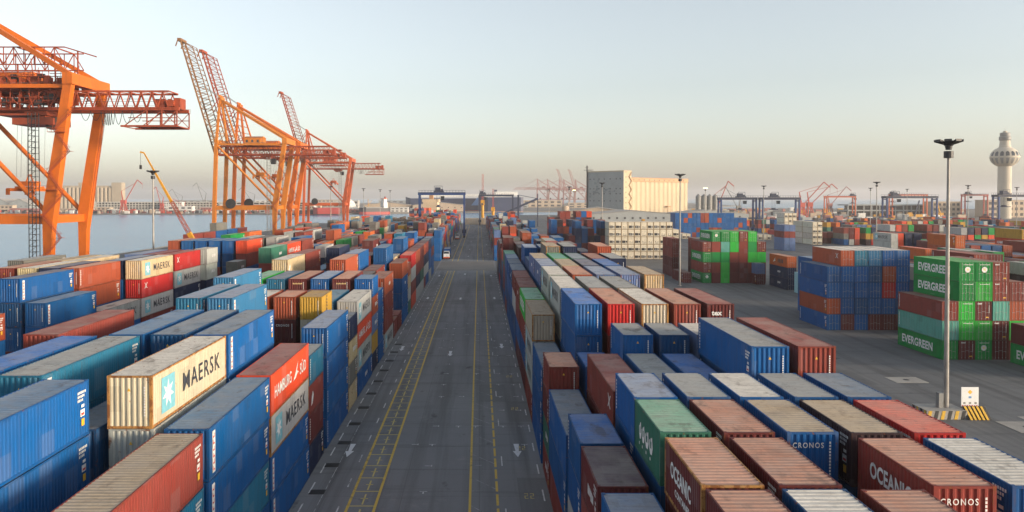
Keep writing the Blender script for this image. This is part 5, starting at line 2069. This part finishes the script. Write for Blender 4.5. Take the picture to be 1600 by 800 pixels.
# ------------------------------------------------------------------ silos, sheds, tower and the far shores
def face_pts(o, ax, w, z0, z1, u0, u1, off):
    """rectangle on a vertical wall from origin o along unit ax; off = outward offset vector"""
    a = o + ax * u0 + off; b = o + ax * u1 + off
    return [(a.x, a.y, z0), (b.x, b.y, z0), (b.x, b.y, z1), (a.x, a.y, z1)]


# grain silos: a grey fronted tower at the left, a row of cylinders to the right
ang = math.radians(41)
rs_ = thing("grain_silo", "cream grain silo row with a grey walled tower at its left end", "silo", (168, 905, 0), ang)
# local: +x along the silo row, +y to the back; near corner of tower at origin
TW, TD, TH = 14.0, 56.0, 54.5
mb = MB(); mb.box(0, TW, 0, TD, 0, TH)
tower_w = mb.build("tower", M['silo_wall'], rs_)
mb = MB(); mb.box(-.25, -.003, .0, TD, 0.2, TH - .5)
gw = mb.build("grey_wall", M['grey_wall'], rs_)
mb = MB(); mb.box(-.6, TW + .4, -.4, TD + .4, TH, TH + .9); mb.build("parapet", M['silo_wall'], rs_)
wmb = MB()
wmb.box(-.06, 0, -.7, .7, 0, 1.5)
wme = wmb.mesh("window", [M['window_dark']])
for z in (19, 27.5, 33.5, 45):
    for y in (5, 11, 20, 29, 37, 45, 51):
        obj("window", wme, gw, (-.251, y, z))
for z in (11, 17, 23, 29, 35, 41, 47, 53):
    o = obj("window", wme, tower_w, (4.0, -.002, z)); o.rotation_euler = (0, 0, math.pi / 2)
# generic faded wall drawing (plain strokes) on the grey wall
mb = MB()
rd = random.Random(2)
for (cy_, cz_, w_, h_) in ((40, 36, 7, 16), (46, 27, 14, 8), (22, 32, 16, 4)):
    for q in range(9):
        y = cy_ + rd.uniform(-w_, w_) * .5; z = cz_ + rd.uniform(-h_, h_) * .5
        mb.box(-.27, -.252, y - rd.uniform(.3, 2.2), y + rd.uniform(.3, 2.2), z - rd.uniform(.2, 1.6), z + rd.uniform(.2, 1.6))
mb.build("faded_mural", simple("faded_mural", (0.20, 0.23, 0.235), 0.8, 0.2, 0.2), gw)
# stair zigzag on the narrow wall
mb = MB()
z = 8.0
sd_ = 1
for i in range(9):
    xa, xb = (9, 13.2) if sd_ > 0 else (13.2, 9)
    mb.bar((xa, -.9, z), (xb, -.9, z + 5), 1.0, .22); mb.box(xb - .8, xb + .8, -1.5, -.1, z + 4.9, z + 5.05)
    mb.bar((xa, -1.4, z + 1.1), (xb, -1.4, z + 6.1), .12)
    z += 5; sd_ = -sd_
mb.build("staircase", M['brown_trim'], rs_)
mb = MB()
NS, RS = 13, 4.55
for i in range(NS):
    pass
# individual cylinders as parts
for i in range(NS):
    m1 = MB(); m1.tube((0, 0, 0), (0, 0, 43.0), RS, 20)
    obj("silo_cylinder", m1.mesh("silo_cylinder", [M['silo_wall']]), rs_, (TW + RS + .3 + i * 2 * RS * .985, RS + 1.2, 0))
mb = MB(); mb.box(TW, TW + NS * 2 * RS * .985 + .8, 2.2, 16, 0, 42.5); mb.build("bin_core", M['silo_wall'], rs_)
mb = MB(); mb.box(TW + .05, TW + NS * 2 * RS * .985 + .4, .9, 15, 43.0, 47.0); gal = mb.build("gallery", simple("gallery_wall", (0.50, 0.30, 0.17), 0.8, 0.12, 0.1), rs_)
mb = MB(); mb.box(TW + .02, TW + NS * 2 * RS * .985 + 2.2, .3, 15.6, 42.6, 43.0); mb.box(TW, TW + NS * 2 * RS * .985 + .8, .5, 15.3, 47.0, 47.5); mb.build("ledge", M['brown_trim'], rs_)
for i in range(11):
    o = obj("window", wme, gal, (TW + 6 + i * 10, .89, 44)); o.rotation_euler = (0, 0, math.pi / 2)
mb = MB(); mb.box(TW + 68, TW + 75, -3, .6, 12, 13.2); mb.bar((TW + 69, -2, 0), (TW + 69, -2, 12), .4); mb.bar((TW + 74.5, -2, 0), (TW + 74.5, -2, 12), .4); mb.build("hopper_stage", M['brown_trim'], rs_)
# mast of steel at the tower's far left
mb = MB(); mb.box(-1.6, -.4, TD - 1.5, TD - .2, 0, TH + 8); mb.box(-4, 5, TD - 6, TD + 2, TH + 2.2, TH + 2.6); mb.box(-3, 0, TD - 3, TD + 1, TH + 5.5, TH + 5.8)
for q in range(4):
    mb.bar((-3 + q * 2, TD - 5, TH + .9), (-3 + q * 2, TD - 5, TH + 3.6), .2)
mb.bar((-3, TD - 5, TH + 3.6), (4, TD - 5, TH + 3.6), .2)
mb.build("elevator_shaft", M['steel_dark'], rs_)


def shed(name, label, loc, rz, w, d, h, ridge, wall_m, roof_m, cat="warehouse", bays=8, wins=True, group=None):
    r = thing(name, label, cat, loc, rz, group)
    mb = MB()
    mb.box(0, w, 0, d, 0, h)
    for y in (0, d):
        mb.poly([(0, y, h), (w, y, h), (w / 2, y, h + ridge)] if y == d else [(0, y, h), (w / 2, y, h + ridge), (w, y, h)][::-1])
    wl_ = mb.build("wall", wall_m, r)
    mb = MB()
    e = .8
    k_ = ridge / (w / 2)
    for sg in (0, 1):
        xa, xb = (-e, w / 2) if sg == 0 else (w + e, w / 2)
        za, zb_ = h - e * k_ + .05, h + ridge + .05
        mb.hexa([(min(xa, xb), -e, (za if xa < xb else zb_)), (max(xa, xb), -e, (zb_ if xa < xb else za)), (max(xa, xb), d + e, (zb_ if xa < xb else za)), (min(xa, xb), d + e, (za if xa < xb else zb_)),
                 (min(xa, xb), -e, (za if xa < xb else zb_) + .3), (max(xa, xb), -e, (zb_ if xa < xb else za) + .3), (max(xa, xb), d + e, (zb_ if xa < xb else za) + .3), (min(xa, xb), d + e, (za if xa < xb else zb_) + .3)])
    mb.build("roof", roof_m, r)
    if wins:
        wm_ = MB(); wm_.box(-.9, .9, -.08, 0, 0, 1.8); me_ = wm_.mesh("window", [M['window_dark']])
        for i in range(bays):
            obj("window", me_, wl_, (w * (i + .5) / bays, -.002, h * .55))
        for i in range(bays):
            o = obj("window", me_, wl_, (-.002, d * (i + .5) / bays, h * .55)); o.rotation_euler = (0, 0, -math.pi / 2)
    return r


shed("storage_shed", "long low shed with tan end wall before the silo tower", (92, 800, 0), math.radians(-8), 58, 60, 9.5, 4.0, M['tan_wall'], M['shed_roof'])
shed("storage_shed", "grey walled low shed beneath the silos with pale roof", (98, 690, 0), math.radians(3), 84, 55, 8.5, 3.6, M['grey_wall'], M['shed_roof'], bays=12)
shed("storage_shed", "grey shed behind the long blue container wall", (186, 720, 0), math.radians(3), 60, 40, 9.0, 3.0, M['grey_wall'], M['shed_roof'])
r = thing("storage_tank", "small cream tank at the left end of the sheds", "tank", (93, 842, 0))
mb = MB(); mb.tube((0, 0, 0), (0, 0, 14), 4, 18); mb.build("shell", M['tan_wall'], r)
mb = MB(); mb.lathe([(4.15, 14.02), (3, 14.8), (.4, 15.2)], n=18); mb.build("lid", M['tan_wall'], r)

for i, (x, y) in enumerate(((214, 760), (219.5, 760), (225, 760), (230.5, 760))):
    r = thing("silo_bin", "grey steel silo of the small cluster right of the big silos, %s" % ORD[i], "silo", (x, y, 0), 0, "small silo cluster")
    mb = MB(); mb.tube((0, 0, 0), (0, 0, 25), 2.6, 14); mb.build("shell", M['steel_grey'], r)
    mb = MB(); mb.lathe([(2.7, 25.02), (.5, 27.2)], n=14); mb.build("cone_roof", M['steel_grey'], r)


def block_building(name, label, loc, w, d, h, wall_m, floors=4, bays=10, rz=0, cat="building", group=None, roof_m=None, win_frac=.55):
    """a storeyed block: wall, roof slab, each storey with its window bands built as openings in relief"""
    r = thing(name, label, cat, loc, rz, group)
    mb = MB(); mb.box(0, w, 0, d, 0, h); wl_ = mb.build("wall", wall_m, r)
    mb = MB(); mb.box(-.5, w + .5, -.5, d + .5, h, h + .8); mb.build("roof", roof_m or wall_m, r)
    fh = h / floors
    ww = w / bays
    wm_ = MB(); wm_.box(-ww * win_frac / 2, ww * win_frac / 2, -.15, 0, 0, fh * .5); me_ = wm_.mesh("window", [M['window_dark']])
    for f in range(floors):
        for i in range(bays):
            obj("window", me_, wl_, (ww * (i + .5), -.002, fh * f + fh * .28))
    return r


def deck_building(name, label, loc, w, d, h, floors, bays, slab_m, cat="parking deck", group=None):
    """open decks: floor slabs on columns"""
    r = thing(name, label, cat, loc, 0, group)
    for f in range(floors + 1):
        mb = MB(); mb.box(0, w, 0, d, h * f / floors - .5, h * f / floors + (1.0 if f else .2)); mb.build("floor_slab", slab_m, r)
    cm = MB(); cm.box(-.6, .6, 0, 1.2, 0, h); cme = cm.mesh("column", [slab_m])
    for i in range(bays + 1):
        obj("column", cme, r, (w * i / bays, .3, 0))
    mb = MB(); mb.box(1, w - 1, d * .4, d * .42, 0, h); mb.build("core_wall", M['window_dark'], r)
    return r


# control tower
r = thing("control_tower", "pale port control tower with a round bulb head", "tower", (594, 880, 0))
r.scale = (.96, .96, .945)
mb = MB(); mb.lathe([(7.4, 0), (7.0, 60), (7.0, 64)], n=28); mb.build("shaft", M['tower_wall'], r, smooth=False)
mb = MB()
prof = []
for i in range(15):
    t = -1.15 + 2.3 * i / 14
    prof.append((15.0 * math.cos(t), 73.5 + 11.5 * math.sin(t) / math.sin(1.15)))
mb.lathe(prof, n=32); bulb = mb.build("bulb", M['tower_wall'], r, smooth=True)
for i in range(16):     # arched windows round the waist and petals beneath
    t = 2 * math.pi * i / 16
    for nm, z0, z1, k0, k1, mat in (("window", 74.5, 80.0, .62, .62, 'glass_dark'), ("petal_window", 65.5, 72.2, .30, .62, 'steel_grey')):
        m2 = MB()
        pts = []
        for q in range(7):
            z_ = z0 + (z1 - z0) * q / 6
            s_ = (z_ - 73.5) * math.sin(1.15) / 11.5
            rr = 15.0 * math.cos(math.asin(max(-1, min(1, s_)))) + .12
            half = (k0 + (k1 - k0) * q / 6) * 3.0
            if nm == "window" and q >= 5: half *= (.78 if q == 5 else .35)
            pts.append((rr, half, z_))
        a, b = Vector((math.cos(t), math.sin(t), 0)), Vector((-math.sin(t), math.cos(t), 0))
        for p, q in zip(pts, pts[1:]):
            P = [a * math.sqrt(max(1, p[0] ** 2 - p[1] ** 2)) + b * sgn_ * p[1] + Vector((0, 0, p[2])) for sgn_ in (-1, 1)]
            Qv = [a * math.sqrt(max(1, q[0] ** 2 - q[1] ** 2)) + b * sgn_ * q[1] + Vector((0, 0, q[2])) for sgn_ in (1, -1)]
            m2.quad(P[0], P[1], Qv[0], Qv[1])
        m2.build(nm, M[mat], bulb)
mb = MB(); mb.lathe([(15.2, 72.6), (15.35, 73.2), (15.2, 73.8)], n=32); mb.build("ring", M['tower_wall'], r)
mb = MB(); mb.lathe([(6.6, 84.6), (5.6, 88), (5.2, 93)], n=24); mb.build("neck", M['tower_wall'], r)
mb = MB(); mb.lathe([(5.0, 93), (6.2, 94), (6.2, 97.5), (5.3, 98), (5.3, 102), (4.8, 102.6)], n=24); mb.build("cab", M['steel_grey'], r)
mb = MB(); mb.lathe([(2.2, 102.6), (2.2, 104.4), (1.2, 104.8)], n=12); mb.tube((0, 0, 104), (0, 0, 109), .12, 6); mb.build("beacon", M['tower_wall'], r)

deck_building("terminal_office", "long grey building with dark bays behind the gantry cranes", (465, 980, 0), 120, 30, 14, 2, 12, M['grey_wall'], "building")
block_building("office_block", "beige block left of the control tower's foot", (560, 960, 0), 34, 20, 18, M['tan_wall'], 3, 6, group="beige blocks by the control tower")
block_building("office_block", "beige block right of the control tower's foot", (608, 930, 0), 50, 24, 20, M['tan_wall'], 3, 8, group="beige blocks by the control tower")

# far left shore
deck_building("parking_deck", "long open parking deck across the water, behind the red jib cranes", (-662, 1330, -1), 210, 40, 16, 4, 40, M['concrete_pale'])
deck_building("parking_deck", "open parking deck seen between the quay cranes' legs", (-448, 1340, -1), 215, 40, 16, 4, 22, M['concrete_pale'])
block_building("white_terrace", "white six bay block at the yellow boom's foot", (-532, 1312, -1), 30, 12, 16, M['white_wall'], 4, 8)
r = thing("far_silo", "pale grain silos with a taller end across the water", "silo", (-797, 1480, 0))
for i in range(13):
    m1 = MB(); m1.tube((0, 0, 0), (0, 0, 42), 3.9, 14)
    obj("silo_cylinder", m1.mesh("silo_cylinder", [M['silo_far']]), r, (i * 7.7, 4, 0))
mb = MB(); mb.box(-3, 98, 6, 16, 0, 41); mb.build("bin_core", M['silo_far'], r)
mb = MB(); mb.box(97, 116, 0, 16, 0, 52); mb.build("tower", M['silo_far'], r)
mb = MB(); mb.box(-4, 97, 3, 14, 42, 46); mb.build("gallery", M['silo_far'], r)
mb = MB(); mb.box(32, 54, 4, 14, 46, 52); mb.build("head_house", M['silo_far'], r)
for i in range(6):
    shed("far_warehouse", "grey zigzag roofed warehouse across the water, %s from the left" % ORD[i], (-1030 + i * 36, 1420 - i * 3, -1), 0, 35, 60, 14, 8, M['grey_wall'], M['shed_roof'], bays=4, group="zigzag warehouses across the water")
rf = random.Random(17)
for i in range(26):
    x = -1000 + i * 34 + rf.uniform(-10, 10)
    y = rf.uniform(1225, 1300)
    w_, h_ = rf.uniform(14, 40), rf.uniform(4, 11)
    block_building("quay_hut", "low pale quayside building far across the water, %s of the row from the left" % ORD[i], (x, y, -1), w_, 12, h_, rf.choice([M['white_wall'], M['tan_wall'], M['concrete_pale'], M['far_pink']]), 1 if h_ < 7 else 2, 4, group="low buildings along the far quay")
for i in range(22):
    x = -900 + i * 62 + rf.uniform(-20, 20)
    y = rf.uniform(1750, 2500)
    h_ = rf.uniform(7, 17)
    block_building("town_block", "hazy town block on the horizon, %s of the row from the left" % ORD[i], (x * 1.25, y, -1), rf.uniform(40, 110), 20, h_, rf.choice([M['white_wall'], M['tan_wall'], M['concrete_pale'], M['grey_wall']]), 2, 6, group="hazy town blocks on the horizon")
r = thing("storage_dome", "white storage dome behind the farthest quay crane", "dome", (-240, 1420, -1))
mb = MB(); mb.lathe([(16 * math.cos(t * math.pi / 16), 2 + 20 * math.sin(t * math.pi / 16)) for t in range(8)] + [(.5, 22)], n=24); mb.build("shell", M['white_wall'], r, smooth=True)
mb = MB(); mb.lathe([(16.3, 0), (16.3, 2.02)], n=24); mb.build("ring_wall", M['concrete_pale'], r)
shed("far_warehouse", "wide low tan warehouse behind the white ship", (-205, 1390, -1), 0, 80, 70, 11, 5, M['tan_wall'], M['shed_roof'], bays=8)
shed("far_warehouse", "wide low tan warehouse before the blue car carrier", (-118, 1375, -1), 0, 92, 50, 11, 5, M['tan_wall'], M['shed_roof'], bays=8)


# ------------------------------------------------------------------ ships
def hull(mb, L, B, D, m_top, m_bot, boot=2.0, bow=.16):
    """bow towards -x ... stern +x, waterline z = 0"""
    st = [(-L / 2, .02, D * 1.12), (-L / 2 + L * bow * .5, .62, D * 1.05), (-L / 2 + L * bow, 1, D), (L / 2 - L * .06, 1, D), (L / 2, .86, D)]
    for (x0, b0, d0), (x1, b1, d1) in zip(st, st[1:]):
        for sg in (-1, 1):
            for z0, z1, mm in ((-1, boot, m_bot), (boot, None, m_top)):
                za, zb_ = (z1, z1) if z1 else (d0, d1)
                mb.quad((x0, sg * b0 * B / 2, z0), (x1, sg * b1 * B / 2, z0), (x1, sg * b1 * B / 2, zb_), (x0, sg * b0 * B / 2, za), mm)
        mb.quad((x0, -b0 * B / 2, d0), (x1, -b1 * B / 2, d1), (x1, b1 * B / 2, d1), (x0, b0 * B / 2, d0), m_top)
    x, b, d = st[-1]
    mb.quad((x, -b * B / 2, -1), (x, b * B / 2, -1), (x, b * B / 2, d), (x, -b * B / 2, d), m_top)


def ship(label, loc, rz, L, B, D, top, bot, house=True, boot=2.0, name="cargo_ship"):
    r = thing(name, label, "ship", loc, rz)
    mb = MB(); hull(mb, L, B, D, 0, 1, boot); mb.build("hull", [top, bot], r)
    if house:
        mb = MB(); x = L * .28
        mb.box(x, x + L * .14, -B * .42, B * .42, D, D + 9); mb.box(x + 1, x + L * .12, -B * .36, B * .36, D + 9, D + 14)
        sup = mb.build("superstructure", M['ship_white'], r)
        wm_ = MB(); wm_.box(-.04, 0, -.7, .7, 0, 1.0); me_ = wm_.mesh("window", [M['window_dark']])
        for q in range(3):
            for k_ in range(5):
                obj("window", me_, sup, (x - .002, -B * .34 + k_ * B * .17, D + 1.6 + q * 2.8))
        mb = MB(); mb.box(x + L * .09, x + L * .12, -2, 2, D + 14, D + 18); mb.build("funnel", M['far_red'], r)
        mb = MB(); mb.tube((-L * .2, 0, D), (-L * .2, 0, D + 14), .5, 8); mb.bar((-L * .2, 0, D + 4), (-L * .08, 0, D + 12), .5); mb.build("derrick", M['crane_yellow'], r)
        mb = MB(); mb.box(-L * .32, L * .24, -B * .38, B * .38, D + .002, D + 1.6); mb.build("hatch_covers", M['steel_grey'], r)
    return r


sh = ship("dark hulled cargo ship with red boot line and white house", (-166, 1225, WATER_Z), math.radians(32), 50, 14, 10, M['ship_black'], M['ship_red'], boot=4.2)
mb = MB(); mb.box(13.6, 21, -6.2, 6.2, 24.05, 25.0); mb.build("red_roof", M['truck_red'], sh)
ship("red hulled ship moored behind the farthest quay crane", (-232, 1180, WATER_Z), math.radians(12), 40, 13, 11, M['ship_red'], M['ship_black'], house=False, boot=1.6)
ship("small black ship beside the red hull", (-262, 1186, WATER_Z), math.radians(12), 32, 10, 7, M['ship_black'], M['ship_red'], boot=1.0)
# car carrier: slab sided
r = thing("car_carrier", "huge navy car carrier with white top and pale blue stripe", "ship", (-44, 1450, WATER_Z), math.radians(3))
mb = MB(); hull(mb, 186, 32, 25, 0, 1, 3, .05); mb.build("hull", [M['ship_navy'], M['ship_red']], r)
mb = MB(); mb.box(-70, 88, -14.6, 14.6, 27.6, 32.5); mb.build("upper_decks", M['ship_white'], r)
mb = MB(); mb.poly([(28, -16.08, 12), (45, -16.08, 12), (56, -16.08, 26), (39, -16.08, 26)]); mb.build("stripe", M['ship_blue'], r)
mb = MB(); mb.box(70, 80, -9, 9, 32.52, 37); mb.box(-66, -54, -12, 12, 32.52, 35); mb.build("deck_house", M['ship_white'], r)
mb = MB(); mb.box(72, 77, -3, 3, 37.02, 41); mb.build("funnel", M['ship_navy'], r)
r = thing("car_carrier", "second navy ship with yellow deck crane right of the gantry", "ship", (38, 1400, WATER_Z), math.radians(5))
mb = MB(); hull(mb, 80, 26, 27, 0, 1, 2, .2); mb.build("hull", [M['ship_navy'], M['ship_red']], r)
mb = MB(); mb.box(-10, 30, -10, 10, 30, 37); mb.build("superstructure", M['ship_white'], r)
r = thing("feeder_ship", "small feeder ship with lit cream house behind the gantry crane", "ship", (-56, 800, WATER_Z), math.radians(80))
mb = MB(); hull(mb, 84, 17, 8, 0, 1, 1.5); mb.build("hull", [M['far_red'], M['ship_black']], r)
mb = MB(); mb.box(22, 34, -7.5, 7.5, 8.4, 22); mb.box(24, 32, -9, 9, 22, 25); mb.build("superstructure", simple("cream_ship_paint", (.68, .52, .34), .5, .08, .1), r)
mb = MB(); mb.box(27, 31, -2, 2, 25, 31); mb.bar((26, 0, 25), (26, 0, 33), .5); mb.build("funnel", M['brown_trim'], r)
mb = MB(); wq = random.Random(5)
for i in range(7):
    for q in range(6):
        pass
cargo = MB()
for i in range(5):
    for q in range(6):
        h_ = wq.choice((1, 2, 2, 3))
        for t in range(h_):
            cargo.box(-34 + i * 10.5, -34 + i * 10.5 + 9.8, -7.4 + q * 2.48, -7.4 + q * 2.48 + 2.4, 8.4 + t * 2.62, 8.4 + t * 2.62 + 2.58, wq.randint(0, 3))
co = cargo.build("deck_cargo", [M['far_red'], M['ship_navy'], M['crane_coral'], M['grey_wall']], r)
co["kind"] = 'stuff'
# end wall of cream containers at the road's end is a row of its own
for i in range(9):
    r = thing("storage_box", "cream storage box in the row closing the road's far end, %s from the left" % ORD[i], "container", (-12.6 + i * 2.75, 686, 0), 0, "cream boxes closing the road")
    mb = MB(); mb.box(-1.25, 1.25, 0, 12, 0, 2.7); mb.box(-1.25, 1.25, 0, 12, 2.72, 5.4); mb.build("wall", M['tan_wall'], r)
    mb = MB(); mb.box(-1.3, 1.3, -.1, 12.1, 5.41, 5.6); mb.build("roof", M['shed_roof'], r)
for i, (x, y, h_) in enumerate(((3, 720, 36), (13, 738, 26))):
    r = thing("deck_crane", "yellow deck crane post at the road's far end, %s one" % ("tall" if i == 0 else "short"), "crane", (x, y, -3), 0, "yellow posts at the road's end")
    mb = MB(); mb.tube((0, 0, 0), (0, 0, h_ * .6), 1.6, 12, r2=1.3); mb.build("post", M['crane_yellow'], r)
    mb = MB(); mb.truss((-.6, 0, h_ * .6), (-.4, 0, h_ * 1.35), (1.2, 0, 0), 12, .3, .2); mb.build("jib", M['far_red'], r)
    mb = MB(); mb.box(-1.8, 1.8, -1.8, 1.8, h_ * .55, h_ * .68); mb.build("cab", M['crane_yellow'], r)
# timber and pallets piled by the harbour at the left
mb = MB(); rp = random.Random(6)
for i in range(260):
    x, y = rp.uniform(-86, -42), rp.uniform(560, 700)
    w_, h_ = rp.uniform(1.5, 5), rp.uniform(1.5, 7)
    mb.box(x, x + w_, y, y + rp.uniform(2, 6), 0, h_)
o = mb.build("timber_piles", M['dry_timber'], None, kind='stuff'); o["label"] = "brown heaps of timber and pallets by the harbour"
# small clutter along the far right shore: bollards, huts, low sheds seen as one mass
mb = MB(); mats = [M['tan_wall'], M['far_pink'], M['grey_wall'], M['crane_yellow'], M['steel_dark'], M['white_wall']]
for i in range(420):
    y = rp.uniform(640, 1350); x = rp.uniform(.2, .62) * y
    w_, h_ = rp.uniform(2, 9), rp.uniform(1.5, 6.5)
    mb.box(x, x + w_, y, y + rp.uniform(2, 6), 0.005, h_, rp.randint(0, 5))
o = mb.build("yard_clutter", mats, None, kind='stuff'); o["label"] = "mixed huts, crates and vehicles scattered along the far yard"
mb = MB(); mats = [M['tan_wall'], M['far_pink'], M['grey_wall'], M['far_red'], M['steel_dark'], M['white_wall']]
for i in range(900):
    y = rp.uniform(1205, 1330); x = rp.uniform(-.75, -.05) * y
    if x > -230 and y < 1345: y = rp.uniform(1345, 1370)
    w_, h_ = rp.uniform(1.5, 7), rp.uniform(1.2, 5.5)
    mb.box(x, x + w_, y, y + rp.uniform(2, 6), -1.19, h_ - 1, rp.randint(0, 5))
o = mb.build("quay_clutter", mats, None, kind='stuff'); o["label"] = "boats, crates and vehicles along the far quay"

# ------------------------------------------------------------------ haze
mb = MB(); mb.box(-8900, 8900, -240, FAR - 60, -8, 125)
hz, nt, b = newmat("haze_air")
nt.nodes.remove(b)
pv = nt.nodes.new("ShaderNodeVolumePrincipled")
pv.inputs["Color"].default_value = (0.88, 0.84, 0.82, 1)
pv.inputs["Density"].default_value = HAZE
pv.inputs["Anisotropy"].default_value = 0.2
nt.links.new(pv.outputs[0], nt.nodes["Material Output"].inputs["Volume"])
mb.build("haze", hz, None, kind='stuff')
